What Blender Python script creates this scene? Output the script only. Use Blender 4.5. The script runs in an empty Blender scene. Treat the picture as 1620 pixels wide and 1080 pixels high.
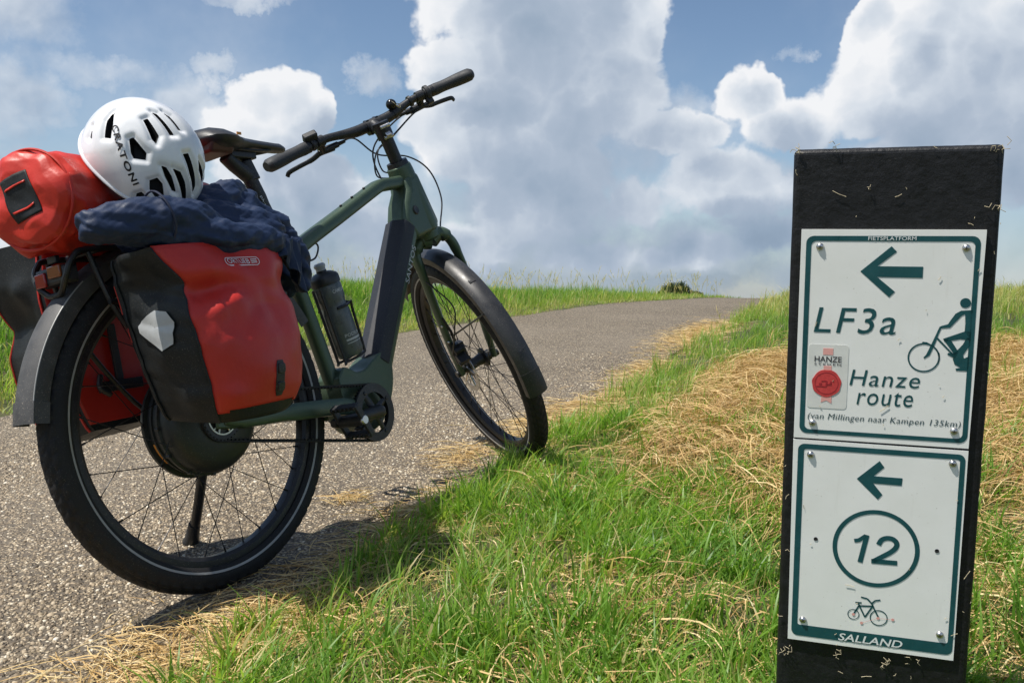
import bpy, math, random
import numpy as np
from mathutils import Matrix, Vector
R = math.radians
random.seed(7)
rng = np.random.default_rng(7)
SC = bpy.context.scene
COL = SC.collection

# ------------------------------------------------------------------ camera
UPZ = 0.6223                                     # lifts the measured scene so the rear tyre stands at z = 0
cam_d = bpy.data.cameras.new('camera')
cam = bpy.data.objects.new('camera', cam_d)
COL.objects.link(cam)
cam.matrix_world = Matrix(((0.99974, -0.02269, 0.0, 0.0),
                           (0.00120, 0.05285, -0.99860, 0.0),
                           (0.02266, 0.99834, 0.05287, UPZ),
                           (0, 0, 0, 1)))
cam_d.sensor_width = 36.0
cam_d.lens = 36.0 * 1454.04 / 1620.0
cam_d.clip_start = 0.05
cam_d.clip_end = 9000
SC.camera = cam

# ------------------------------------------------------------------ light
SUN_AZ, SUN_EL = R(246), R(61)                   # clockwise from +Y
sun_d = bpy.data.lights.new('sun', 'SUN')
sun_d.energy = 5.0
sun_d.angle = R(0.53)
sun_d.color = (1.0, 0.95, 0.87)
sun = bpy.data.objects.new('sun', sun_d)
COL.objects.link(sun)
SV = Vector((math.sin(SUN_AZ) * math.cos(SUN_EL), math.cos(SUN_AZ) * math.cos(SUN_EL), math.sin(SUN_EL)))
sun.rotation_euler = SV.to_track_quat('Z', 'Y').to_euler()
sun.location = (0, 0, 30)

SC.view_settings.view_transform = 'Standard'
SC.view_settings.look = 'None'
SC.view_settings.gamma = 1.0
SC.view_settings.exposure = 0.24
SC.view_settings.use_curve_mapping = False

world = bpy.data.worlds.new('World')
SC.world = world
world.use_nodes = True
world.cycles.sampling_method = 'MANUAL'
world.cycles.sample_map_resolution = 512


class NT:
    """small helper to write node trees compactly"""
    def __init__(self, tree):
        self.t = tree
        self.n = tree.nodes
        self.l = tree.links

    def new(self, typ, **kw):
        nd = self.n.new(typ)
        for k, v in kw.items():
            setattr(nd, k, v)
        return nd

    def put(self, sock, v):
        if isinstance(v, bpy.types.NodeSocket):
            self.l.new(v, sock)
        elif v is not None:
            sock.default_value = v

    def math(self, op, a, b=None, c=None, clamp=False):
        nd = self.new('ShaderNodeMath', operation=op)
        nd.use_clamp = clamp
        self.put(nd.inputs[0], a)
        self.put(nd.inputs[1], b)
        if c is not None:
            self.put(nd.inputs[2], c)
        return nd.outputs[0]

    def vmath(self, op, a, b=None):
        nd = self.new('ShaderNodeVectorMath', operation=op)
        self.put(nd.inputs[0], a)
        if b is not None:
            self.put(nd.inputs[1], b)
        return nd.outputs['Value'] if op in ('LENGTH', 'DOT_PRODUCT', 'DISTANCE') else nd.outputs[0]

    def scale(self, v, s):
        nd = self.new('ShaderNodeVectorMath', operation='SCALE')
        self.put(nd.inputs[0], v)
        self.put(nd.inputs[3], s)
        return nd.outputs[0]

    def noise(self, vec, scale, detail=4.0, rough=0.55, dist=0.0, lac=2.0):
        nd = self.new('ShaderNodeTexNoise')
        self.put(nd.inputs['Vector'], vec)
        nd.inputs['Scale'].default_value = scale
        nd.inputs['Detail'].default_value = detail
        nd.inputs['Roughness'].default_value = rough
        nd.inputs['Distortion'].default_value = dist
        nd.inputs['Lacunarity'].default_value = lac
        return nd

    def maprange(self, v, a, b, c=0.0, d=1.0, smooth=False):
        nd = self.new('ShaderNodeMapRange')
        nd.interpolation_type = 'SMOOTHSTEP' if smooth else 'LINEAR'
        self.put(nd.inputs['Value'], v)
        for k, x in zip(('From Min', 'From Max', 'To Min', 'To Max'), (a, b, c, d)):
            self.put(nd.inputs[k], x)
        return nd.outputs[0]

    def ramp(self, v, stops):
        nd = self.new('ShaderNodeValToRGB')
        self.put(nd.inputs[0], v)
        e = nd.color_ramp.elements
        while len(e) < len(stops):
            e.new(0.5)
        for i, (p, c) in enumerate(stops):
            e[i].position = p
            e[i].color = (*c, 1) if len(c) == 3 else c
        return nd.outputs[0]

    def mix(self, f, a, b, blend='MIX'):
        nd = self.new('ShaderNodeMix', data_type='RGBA', blend_type=blend)
        self.put(nd.inputs[0], f)
        for s, v in ((nd.inputs[6], a), (nd.inputs[7], b)):
            if isinstance(v, tuple) and len(v) == 3:
                v = (*v, 1)
            self.put(s, v)
        return nd.outputs[2]


def px_dir(x, y):
    """direction of sight in which a cloud stands (same numbers as in the camera lines above)"""
    v = Vector(((x - 810) / 1454.04, -(y - 540) / 1454.04, -1.0))
    return (cam.matrix_world.to_3x3() @ v).normalized()


def build_sky():
    w = NT(world.node_tree)
    for nd in list(w.n):
        w.n.remove(nd)
    out = w.new('ShaderNodeOutputWorld')
    sky = w.new('ShaderNodeTexSky')
    sky.sky_type = 'NISHITA'
    sky.sun_disc = False
    sky.sun_elevation = SUN_EL
    sky.sun_rotation = SUN_AZ
    sky.altitude = 0
    sky.air_density = 1.0
    sky.dust_density = 0.3
    sky.ozone_density = 2.2
    bg = w.new('ShaderNodeBackground')
    bg.inputs['Strength'].default_value = 0.092
    w.l.new(sky.outputs[0], bg.inputs['Color'])
    co = w.new('ShaderNodeTexCoord').outputs['Generated']
    d = w.vmath('NORMALIZE', co)

    # domain warp and rounded cells give the cauliflower outlines
    warp = w.noise(d, 9.0, 5.0, 0.6).outputs['Color']
    warp = w.vmath('SUBTRACT', warp, (0.5, 0.5, 0.5))
    dw = w.vmath('ADD', d, w.scale(warp, 0.075))

    # (x, y, half width, half height, strength, softness) of the cloud heaps, by the direction they stand in
    hard = [
        (800, -40, 160, 105, 1.0), (735, 115, 72, 72, .95), (775, 215, 110, 95, .95), (890, 120, 125, 170, .9), (860, 280, 140, 110, .8), (990, 25, 68, 62, .85), (955, 160, 90, 80, .7), (690, 230, 50, 50, .6),
        (440, 178, 66, 60, 1.0), (500, 190, 30, 36, .8), (420, 250, 80, 70, .9), (490, 290, 80, 60, .8), (560, 330, 60, 50, .7),
        (1570, 20, 140, 90, 1.0), (1485, 90, 95, 90, 1.0), (1385, 50, 34, 46, .9), (1385, 150, 105, 66, 1.0), (1190, 150, 62, 48, .9), (1270, 185, 110, 48, .9), (1600, 190, 160, 120, .9),
        (1150, 295, 105, 56, .95), (1000, 315, 70, 44, .85), (1245, 365, 95, 40, .8), (610, 370, 70, 60, .8), (930, 395, 100, 34, .75), (1090, 400, 90, 30, .75), (730, 395, 90, 44, .75), (1330, 290, 120, 60, .8), (1080, 215, 60, 34, .6),
        (370, 360, 90, 44, .7), (130, 380, 110, 40, .7),
    ]
    soft = [
        (20, 10, 110, 70, .8), (130, 105, 130, 34, .55), (30, 170, 85, 70, .9), (300, 180, 80, 60, .7), (590, 122, 42, 34, .75), (10, 290, 110, 70, .8),
        (335, 98, 36, 16, .5), (395, -5, 70, 18, .6), (1258, 84, 22, 14, .5), (720, 430, 420, 65, 1.0), (1200, 430, 420, 65, 1.0), (250, 390, 330, 100, .9), (470, 350, 190, 90, 1.0),
        (1080, 170, 60, 40, .5), (1060, 400, 320, 80, 1.0), (820, 340, 200, 110, 1.0), (1370, 310, 260, 120, 1.0), (1120, 260, 150, 70, .6), (1000, 230, 110, 100, .8), (640, 330, 120, 90, .7),
    ]

    def field(vec, heaps):
        dens = None
        for (x, y, rx, ry, s) in heaps:
            c = px_dir(x, y)
            fx = px_dir(x + 10, y) - c
            fx.normalize()
            fy = px_dir(x, y + 10) - c
            fy.normalize()
            off = w.vmath('SUBTRACT', vec, tuple(c))
            u = w.math('MULTIPLY', w.vmath('DOT_PRODUCT', off, tuple(fx)), 1454.0 / rx)
            v = w.math('MULTIPLY', w.vmath('DOT_PRODUCT', off, tuple(fy)), 1454.0 / ry)
            ff = w.vmath('DOT_PRODUCT', vec, tuple(c))          # keeps the opposite side of the sky empty
            q = w.math('ADD', w.math('MULTIPLY', u, u), w.math('MULTIPLY', v, v))
            m = w.math('MULTIPLY_ADD', q, -s, s)
            m = w.math('MAXIMUM', m, -1.0)
            m = w.math('MULTIPLY_ADD', w.math('LESS_THAN', ff, 0.3), -2.0, m)
            dens = m if dens is None else w.math('SMOOTH_MAX', dens, m, 0.2)
        return dens

    def cells(vec, scale):
        vo = w.new('ShaderNodeTexVoronoi', feature='F1')
        w.l.new(vec, vo.inputs['Vector'])
        vo.inputs['Scale'].default_value = scale
        return w.math('SUBTRACT', 0.50, w.math('POWER', vo.outputs['Distance'], 1.35))

    def billow(vec):
        b_ = w.math('MULTIPLY', cells(vec, 11.0), 0.80)
        b_ = w.math('MULTIPLY_ADD', cells(vec, 27.0), 0.42, b_)
        return w.math('MULTIPLY_ADD', cells(vec, 62.0), 0.20, b_)

    n1 = w.noise(dw, 6.0, 7.0, 0.55)
    fb = w.math('SUBTRACT', n1.outputs['Fac'], 0.5)
    n2 = w.noise(d, 40.0, 5.0, 0.6)
    fb2 = w.math('SUBTRACT', n2.outputs['Fac'], 0.5)
    # the same kind of broken cumulus goes on all round, thinned outside the frame to lower the fill light
    gen = w.noise(w.vmath('MULTIPLY', d, (1, 1, 1.9)), 2.1, 3.0, 0.5)
    z = w.new('ShaderNodeSeparateXYZ')
    w.l.new(d, z.inputs[0])
    el = z.outputs['Z']
    genD = w.math('MULTIPLY_ADD', w.math('SUBTRACT', gen.outputs['Fac'], 0.50), 5.0, -0.55)
    front = w.maprange(w.vmath('DOT_PRODUCT', d, tuple(px_dir(810, 330))), 0.80, 0.88, 1.0, 0.0, True)
    genD = w.math('MULTIPLY_ADD', w.math('SUBTRACT', 1.0, front), -1.6, genD)
    H = w.math('MAXIMUM', field(dw, hard), genD)
    bil = billow(dw)
    D = w.math('ADD', H, w.math('MULTIPLY', bil, 0.85))
    D = w.math('ADD', D, w.math('MULTIPLY', fb, 0.9))
    D = w.math('ADD', D, w.math('MULTIPLY', fb2, 0.42))
    warp2 = w.vmath('SUBTRACT', w.noise(d, 13.0, 6.0, 0.65).outputs['Color'], (0.5, 0.5, 0.5))
    S = w.math('ADD', field(w.vmath('ADD', d, w.scale(warp2, 0.10)), soft), w.math('MULTIPLY', fb, 2.2))
    S = w.math('ADD', S, w.math('MULTIPLY', fb2, 0.5))
    aH = w.maprange(D, 0.0, w.maprange(el, 0.04, 0.19, 0.70, 0.30), 0.0, 1.0, True)
    aS = w.maprange(S, -0.15, 0.95, 0.0, 0.85, True)
    alpha = w.math('SUBTRACT', 1.0, w.math('MULTIPLY', w.math('SUBTRACT', 1.0, aH), w.math('SUBTRACT', 1.0, aS)))
    low = w.maprange(el, 0.0, 0.20, 0.80, 0.0, True)
    alpha = w.math('MAXIMUM', alpha, w.math('MULTIPLY', low, w.maprange(n1.outputs['Fac'], 0.3, 0.7, 0.6, 1.0)))
    veil = w.maprange(w.noise(d, 3.0, 6.0, 0.6).outputs['Fac'], 0.45, 0.75, 0.0, 0.22, True)
    alpha = w.math('MAXIMUM', alpha, veil)

    # relief: height of the heaps here against a little towards the sun's side
    sh = tuple((px_dir(690, 420) - px_dir(810, 540)) * 0.10)
    dws = w.vmath('ADD', dw, sh)
    rel = w.math('SUBTRACT', bil, billow(dws))
    nb = w.noise(dw, 3.6, 3.0, 0.5)
    nbs = w.noise(w.vmath('ADD', dw, tuple(3.0 * q for q in sh)), 3.6, 3.0, 0.5)
    rel2 = w.math('SUBTRACT', nb.outputs['Fac'], nbs.outputs['Fac'])
    shH = tuple(5.0 * q for q in sh)
    relH = w.math('SUBTRACT', H, w.math('MAXIMUM', field(w.vmath('ADD', dw, shH), hard), -0.6))
    relH = w.math('MAXIMUM', w.math('MINIMUM', relH, 0.9), -0.6)
    thick = w.maprange(D, 0.05, 1.3, 0.0, 1.0, True)
    tone = w.math('MULTIPLY_ADD', thick, -0.36, 0.86)
    tone = w.math('MULTIPLY_ADD', relH, 0.28, tone)
    tone = w.math('MULTIPLY_ADD', rel, 0.36, tone)
    tone = w.math('MULTIPLY_ADD', rel2, 1.5, tone)
    tone = w.math('MULTIPLY_ADD', fb, 0.45, tone)
    tone = w.math('MULTIPLY_ADD', fb2, 0.16, tone)
    tone = w.math('MULTIPLY_ADD', w.maprange(el, 0.0, 0.20, 1.0, 0.0), -0.24, tone)
    tone = w.math('MULTIPLY_ADD', w.math('MULTIPLY', aS, w.math('SUBTRACT', 1.0, aH)), -0.16, tone)
    colr = w.ramp(tone, [(0.0, (0.17, 0.235, 0.325)), (0.30, (0.255, 0.33, 0.43)), (0.58, (0.36, 0.425, 0.52)), (0.80, (0.56, 0.61, 0.675)), (1.0, (0.76, 0.77, 0.79))])
    bgc = w.new('ShaderNodeBackground')
    bgc.inputs['Strength'].default_value = 1.0
    w.l.new(colr, bgc.inputs['Color'])
    mx = w.new('ShaderNodeMixShader')
    w.l.new(alpha, mx.inputs[0])
    w.l.new(bg.outputs[0], mx.inputs[1])
    w.l.new(bgc.outputs[0], mx.inputs[2])
    w.l.new(mx.outputs[0], out.inputs['Surface'])


build_sky()

# ------------------------------------------------------------------ mesh helpers


def V(*a):
    return np.array(a, float)


def unit(v):
    n = np.linalg.norm(v)
    return v / n if n > 1e-12 else v


def spline(pts, n=8):
    """Catmull-Rom through the points"""
    P = [np.array(p, float) for p in pts]
    P = [2 * P[0] - P[1]] + P + [2 * P[-1] - P[-2]]
    o = []
    for i in range(1, len(P) - 2):
        for k in range(n):
            t = k / n
            a, b, c, d = P[i - 1], P[i], P[i + 1], P[i + 2]
            o.append(0.5 * (2 * b + (c - a) * t + (2 * a - 5 * b + 4 * c - d) * t * t + (3 * b - a - 3 * c + d) * t ** 3))
    o.append(P[-2])
    return o


def crumple(P, seed, f0, amp, n=5, warp=.6):
    """creased-cloth relief: folded triangle waves in many directions, flat facets between sharp ridges"""
    rg = np.random.default_rng(seed)
    P = np.asarray(P, float)
    wv = np.stack([np.sin(P @ rg.normal(0, 14, 3) + rg.uniform(0, 6)) for _ in range(3)], 1)
    d = np.zeros(len(P))
    for i in range(n):
        k = rg.normal(0, 1, 3)
        k /= np.linalg.norm(k)
        f = f0 * 1.45 ** i
        u = P @ k * f + rg.uniform(0, 5) + warp * (wv @ rg.normal(0, .6, 3)) + .35 * np.sin(P @ rg.normal(0, 1, 3) * f * 4)
        tri = np.abs(u - np.floor(u + .5)) * 2
        msk = .35 + .65 * np.clip(.5 + .8 * np.sin(P @ rg.normal(0, 18, 3) + rg.uniform(0, 6)), 0, 1)
        d += amp * .72 ** i * (tri - .5) * msk
    return d


class MB:
    def __init__(self):
        self.v, self.f, self.m, self.mi = [], [], [], 0

    def add(self, verts, faces):
        b = len(self.v)
        self.v += [tuple(map(float, p)) for p in verts]
        self.f += [tuple(b + i for i in f) for f in faces]
        self.m += [self.mi] * len(faces)
        return self

    def rings(self, rings, closed=True, caps=True):
        n = len(rings[0])
        vs = [p for r in rings for p in r]
        fs = []
        for i in range(len(rings) - 1):
            for j in range(n if closed else n - 1):
                k = (j + 1) % n
                fs.append((i * n + j, i * n + k, (i + 1) * n + k, (i + 1) * n + j))
        if caps and closed:
            fs.append(tuple(range(n - 1, -1, -1)))
            fs.append(tuple((len(rings) - 1) * n + j for j in range(n)))
        return self.add(vs, fs)

    def tube(self, path, r, seg=10, caps=True, up=None, ry=None, sq=2.0, closed=False):
        """sweep; r may be a list; ry gives a second radius; sq > 2 squares the section; up fixes the frame"""
        P = [np.array(p, float) for p in path]
        n = len(P)
        rs = [r] * n if np.isscalar(r) else list(r)
        r2 = rs if ry is None else ([ry] * n if np.isscalar(ry) else list(ry))
        T = []
        for i in range(n):
            if closed:
                T.append(unit(P[(i + 1) % n] - P[i - 1]))
            else:
                T.append(unit(P[min(i + 1, n - 1)] - P[max(i - 1, 0)]))
        if up is None:
            a = V(0, 0, 1) if abs(T[0][2]) < .9 else V(1, 0, 0)
        else:
            a = np.array(up, float)
        u = unit(a - T[0] * (a @ T[0]))
        rings = []
        for i in range(n):
            ref = np.array(up, float) if up is not None else u
            u = unit(ref - T[i] * (ref @ T[i]))
            w = np.cross(T[i], u)
            ring = []
            for k in range(seg):
                t = 2 * math.pi * k / seg
                c, s = math.cos(t), math.sin(t)
                if sq != 2.0:
                    c, s = math.copysign(abs(c) ** (2 / sq), c), math.copysign(abs(s) ** (2 / sq), s)
                ring.append(P[i] + u * rs[i] * c + w * r2[i] * s)
            rings.append(ring)
        if closed:
            rings.append(rings[0])
            return self.rings(rings, True, False)
        return self.rings(rings, True, caps)

    def lathe(self, prof, seg=48, c=(0, 0, 0), axis='y', a0=0.0, a1=2 * math.pi, closed_prof=False):
        """prof = [(r, h)] turned round the y (or other) axis through c"""
        full = abs(a1 - a0 - 2 * math.pi) < 1e-6
        n = seg if full else seg + 1
        rings = []
        for i in range(n):
            t = a0 + (a1 - a0) * i / seg
            rings.append([(c[0] + r * math.cos(t), c[1] + h, c[2] + r * math.sin(t)) if axis == 'y' else
                          (c[0] + r * math.cos(t), c[1] + r * math.sin(t), c[2] + h) if axis == 'z' else
                          (c[0] + h, c[1] + r * math.cos(t), c[2] + r * math.sin(t)) for r, h in prof])
        m = len(prof)
        vs = [p for r in rings for p in r]
        fs = []
        for i in range(n if full else n - 1):
            k = (i + 1) % n
            for j in range(m if closed_prof else m - 1):
                q = (j + 1) % m
                fs.append((i * m + j, i * m + q, k * m + q, k * m + j))
        if closed_prof and not full:
            fs.append(tuple(range(m)))
            fs.append(tuple((n - 1) * m + j for j in range(m - 1, -1, -1)))
        return self.add(vs, fs)

    def box(self, c, s, rot=None, taper=1.0):
        c = np.array(c, float)
        vs = []
        for z in (-.5, .5):
            k = taper if z > 0 else 1
            for x, y in ((-.5, -.5), (.5, -.5), (.5, .5), (-.5, .5)):
                p = V(x * s[0] * k, y * s[1] * k, z * s[2])
                vs.append(c + (rot @ p if rot is not None else p))
        return self.add(vs, [(3, 2, 1, 0), (4, 5, 6, 7), (0, 1, 5, 4), (1, 2, 6, 5), (2, 3, 7, 6), (3, 0, 4, 7)])

    def prism(self, poly, o, u, w, d, h0, h1):
        """polygon in the plane (u, w) at o, from height h0 to h1 along d"""
        o, u, w, d = (np.array(q, float) for q in (o, u, w, d))
        n = len(poly)
        vs = [o + u * a + w * b + d * h0 for a, b in poly] + [o + u * a + w * b + d * h1 for a, b in poly]
        fs = [tuple(range(n - 1, -1, -1)), tuple(range(n, 2 * n))]
        fs += [(i, (i + 1) % n, n + (i + 1) % n, n + i) for i in range(n)]
        return self.add(vs, fs)

    def ball(self, c, r, seg=12, rows=8, sc=(1, 1, 1)):
        vs, fs = [], []
        for i in range(rows + 1):
            a = math.pi * i / rows
            for j in range(seg):
                b = 2 * math.pi * j / seg
                vs.append((c[0] + r * sc[0] * math.sin(a) * math.cos(b), c[1] + r * sc[1] * math.sin(a) * math.sin(b), c[2] + r * sc[2] * math.cos(a)))
        for i in range(rows):
            for j in range(seg):
                k = (j + 1) % seg
                fs.append((i * seg + j, (i + 1) * seg + j, (i + 1) * seg + k, i * seg + k))
        return self.add(vs, fs)

    def mesh(self, name, mats, smooth=True, angle=35):
        me = bpy.data.meshes.new(name)
        me.from_pydata(self.v, [], self.f)
        for m in (mats if isinstance(mats, (list, tuple)) else [mats]):
            me.materials.append(m)
        if max(self.m, default=0) > 0:
            me.polygons.foreach_set('material_index', self.m)
        me.validate()
        import bmesh
        bm = bmesh.new()
        bm.from_mesh(me)
        bmesh.ops.remove_doubles(bm, verts=bm.verts, dist=1e-6)
        bmesh.ops.recalc_face_normals(bm, faces=bm.faces)
        bm.to_mesh(me)
        bm.free()
        if smooth:
            me.polygons.foreach_set('use_smooth', [True] * len(me.polygons))
            me.set_sharp_from_angle(angle=R(angle))
        me.update()
        return me

    def build(self, name, mats, parent=None, smooth=True, angle=35, bevel=0.0, mw=None, segs=2):
        o = bpy.data.objects.new(name, self.mesh(name, mats, smooth, angle))
        COL.objects.link(o)
        if parent is not None:
            o.parent = parent
        if mw is not None:
            o.matrix_local = mw
        if bevel > 0:
            b = o.modifiers.new('bevel', 'BEVEL')
            b.width = bevel
            b.segments = segs
            b.limit_method = 'ANGLE'
            b.angle_limit = R(40)
            b.harden_normals = False
        return o


def tag(o, label=None, cat=None, group=None, kind=None):
    if label:
        o['label'] = label
    if cat:
        o['category'] = cat
    if group:
        o['group'] = group
    if kind:
        o['kind'] = kind
    return o


def empty(name, mat=None, parent=None):
    o = bpy.data.objects.new(name, None)
    o.empty_display_size = 0.05
    COL.objects.link(o)
    if parent is not None:
        o.parent = parent
        if mat is not None:
            o.matrix_local = mat
    elif mat is not None:
        o.matrix_world = mat
    return o


def text_verts(body, size, shear=0.0, offset=0.0, align='LEFT', spacing=1.0, sx=1.0):
    c = bpy.data.curves.new('lettering', 'FONT')
    c.body = body
    c.size = size
    c.shear = shear
    c.offset = offset
    c.align_x = align
    c.space_character = spacing
    c.resolution_u = 3
    o = bpy.data.objects.new('lettering', c)
    COL.objects.link(o)
    dg = bpy.context.evaluated_depsgraph_get()
    dg.update()
    me = bpy.data.meshes.new_from_object(o.evaluated_get(dg))
    vs = [(v.co.x * sx, v.co.y) for v in me.vertices]
    fs = [tuple(p.vertices) for p in me.polygons]
    bpy.data.objects.remove(o)
    bpy.data.curves.remove(c)
    bpy.data.meshes.remove(me)
    return vs, fs


def text_fit(body, width, height, **kw):
    """lettering scaled so that its box is width x height, lower left at 0,0"""
    vs, fs = text_verts(body, 1.0, **kw)
    xs = [v[0] for v in vs]
    ys = [v[1] for v in vs]
    kx = width / (max(xs) - min(xs))
    ky = height / (max(ys) - min(ys))
    return [((x - min(xs)) * kx, (y - min(ys)) * ky) for x, y in vs], fs


# ------------------------------------------------------------------ materials
def mat(name, col, rough=0.5, metal=0.0, var=0.0, vscale=30.0, bump=0.0, bscale=120.0, spec=0.5, coat=0.0, dust=0.0, dustcol=(0.30, 0.27, 0.22)):
    m = bpy.data.materials.new(name)
    m.use_nodes = True
    w = NT(m.node_tree)
    b = w.n['Principled BSDF']
    tc = w.new('ShaderNodeTexCoord').outputs['Object']
    c = (*col, 1)
    if var > 0:
        n = w.noise(tc, vscale, 5.0, 0.6)
        lo = tuple(x * (1 - var) for x in col)
        hi = tuple(min(1, x * (1 + var)) for x in col)
        c = w.mix(w.maprange(n.outputs['Fac'], 0.3, 0.7), lo, hi)
        r = w.maprange(n.outputs['Fac'], 0.3, 0.7, max(0.02, rough - 0.08), min(1, rough + 0.08))
        w.l.new(r, b.inputs['Roughness'])
    else:
        b.inputs['Roughness'].default_value = rough
    if dust > 0:
        n2 = w.noise(tc, 420.0, 2.0, 0.7)
        n3 = w.noise(tc, 14.0, 4.0, 0.6)
        k = w.math('MULTIPLY', w.maprange(n2.outputs['Fac'], 0.60, 0.72), w.maprange(n3.outputs['Fac'], 0.35, 0.7, 0.1, 1.0))
        k = w.math('MULTIPLY', k, dust, clamp=True)
        c = w.mix(k, c if not isinstance(c, tuple) else c[:3], dustcol)
    if isinstance(c, tuple):
        b.inputs['Base Color'].default_value = c
    else:
        w.l.new(c, b.inputs['Base Color'])
    b.inputs['Metallic'].default_value = metal
    b.inputs['Specular IOR Level'].default_value = spec
    if coat:
        b.inputs['Coat Weight'].default_value = coat
        b.inputs['Coat Roughness'].default_value = 0.12
    if bump > 0:
        n4 = w.noise(tc, bscale, 6.0, 0.6)
        bp = w.new('ShaderNodeBump')
        bp.inputs['Strength'].default_value = 1.0
        bp.inputs['Distance'].default_value = bump
        w.l.new(n4.outputs['Fac'], bp.inputs['Height'])
        w.l.new(bp.outputs[0], b.inputs['Normal'])
    return m


M_GREEN = mat('frame_paint', (0.060, 0.094, 0.060), 0.38, 0.30, 0.10, 22, 0.00008, 900, dust=0.5)
M_BLACK = mat('black_alloy', (0.016, 0.017, 0.019), 0.38, 0.2, 0.2, 40, dust=0.5)
M_SATIN = mat('black_plastic', (0.018, 0.019, 0.021), 0.5, 0.0, 0.2, 40, 0.00012, 500, dust=0.6)
M_GRIP = mat('grip_rubber', (0.022, 0.024, 0.027), 0.62, 0, 0.15, 60, 0.0004, 500)
M_TYRE = mat('tyre_rubber', (0.013, 0.013, 0.014), 0.7, 0, 0.25, 30, 0.0002, 400, spec=.35, dust=0.3)
M_RIM = mat('rim_black', (0.030, 0.030, 0.032), 0.42, 0.5, 0.2, 60, dust=0.7)
M_STRIPE = mat('reflective_tape', (0.30, 0.30, 0.29), 0.45, 0.0, 0.25, 20)
M_STEEL = mat('bright_steel', (0.55, 0.54, 0.52), 0.28, 1.0, 0.1, 60)
M_SPOKE = mat('spoke_black', (0.02, 0.02, 0.022), 0.35, 0.6)
M_SILVER = mat('bare_alloy', (0.52, 0.52, 0.44), 0.38, 0.9, 0.1, 60)
M_BATT = mat('battery_shell', (0.026, 0.028, 0.034), 0.52, 0.0, 0.08, 50, 0.0001, 700, spec=.3, dust=0.4)
M_FEND = mat('fender_plastic', (0.022, 0.0225, 0.024), 0.42, 0, 0.2, 25, 0.00015, 600, dust=0.8)
M_FENDM = mat('dusty_fender', (0.055, 0.055, 0.056), 0.62, 0, 0.3, 30, 0.0002, 500, dust=1.0)
M_WHITE = mat('white_print', (0.75, 0.75, 0.74), 0.5)
M_PRINTG = mat('grey_print', (0.45, 0.46, 0.46), 0.4)
M_RED = mat('red_tarpaulin', (0.50, 0.026, 0.018), 0.46, 0, 0.08, 12, 0.0009, 42, spec=0.45, dust=0.12)
M_REDB = mat('orange_red_tarpaulin', (0.52, 0.030, 0.016), 0.42, 0, 0.08, 12, 0.0006, 90, spec=0.4)
M_BTARP = mat('black_tarpaulin', (0.011, 0.013, 0.014), 0.55, 0, 0.15, 14, 0.0008, 60, spec=0.3, dust=0.35)
M_REFL = mat('reflector_film', (0.40, 0.41, 0.41), 0.35, 0.1, 0.06, 90)
M_NAVY = mat('navy_nylon', (0.008, 0.020, 0.057), 0.56, 0, 0.10, 50, 0.0004, 160, spec=0.4)
M_NAVYR = mat('navy_nylon_seam', (0.008, 0.014, 0.040), 0.6)
M_HWHITE = mat('helmet_white', (0.78, 0.79, 0.80), 0.24, 0, 0.03, 20, coat=0.5)
M_HBLACK = mat('helmet_foam', (0.010, 0.010, 0.011), 0.7)
M_BOTTLE = mat('smoked_bottle', (0.085, 0.098, 0.102), 0.30, 0, 0.1, 60)
M_BCAP = mat('bottle_cap', (0.014, 0.015, 0.016), 0.4)
M_CLEAR = mat('pale_valve', (0.32, 0.34, 0.36), 0.3)
M_BELL = mat('black_bell', (0.02, 0.02, 0.02), 0.18, 0.5)
M_BRASS = mat('brass', (0.60, 0.50, 0.30), 0.3, 1.0)
M_LAMP = mat('red_lens', (0.30, 0.01, 0.01), 0.15, 0, coat=0.6)  # red darkened to stand in for shade under the dry bag
M_AMBER = mat('amber_lens', (0.22, 0.055, 0.01), 0.2, 0, coat=0.5)  # amber kept dark too, the bag's shade put into the colour
M_ORANGE = mat('orange_print', (0.70, 0.28, 0.05), 0.5)

# ------------------------------------------------------------------ the lie of the land
OX, OY = 0.098, 3.247
EX, EY = math.sin(R(21.3)), math.cos(R(21.3))


def sst(a, b, x):
    t = np.clip((x - a) / (b - a), 0, 1)
    return t * t * (3 - 2 * t)


def ts(x, y):
    return (x - OX) * EX + (y - OY) * EY, (x - OX) * EY - (y - OY) * EX


def xy(t, s):
    return OX + t * EX + s * EY, OY + t * EY - s * EX


def prof(t):
    k, L = .0737, 8.0
    tt = np.clip(t, -7, None)
    z = -.5075 + k * np.minimum(tt, 3.0)
    u = np.clip(tt - 3.0, 0, None)
    uu = np.minimum(u, 16.0)
    z = z + k * uu - k * uu ** 2 / (2 * L) + np.clip(u - 16, 0, None) * (k - k * 16 / L)
    return z


def s_left(t):
    return np.interp(t, [-9, 2.6, 4.6, 6.5, 8.5, 10, 14], [-2.22, -2.20, -1.76, -1.60, -1.10, -0.95, -0.9])


def base_z(t, s):
    return prof(t) + .0113 * np.clip(s, -4, 4)


_LAT = rng.random((256, 256))


def vnoise(x, y):
    xi, yi = np.floor(x).astype(int), np.floor(y).astype(int)
    fx, fy = x - xi, y - yi
    fx, fy = fx * fx * (3 - 2 * fx), fy * fy * (3 - 2 * fy)
    g = lambda i, j: _LAT[i % 256, j % 256]
    return (g(xi, yi) * (1 - fx) + g(xi + 1, yi) * fx) * (1 - fy) + (g(xi, yi + 1) * (1 - fx) + g(xi + 1, yi + 1) * fx) * fy


def fbm(x, y, o=4):
    v, a, s = 0, .5, 0
    for i in range(o):
        v = v + a * vnoise(x * 2 ** i + 17.3 * i, y * 2 ** i + 9.1 * i)
        s += a
        a *= .5
    return v / s


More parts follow.
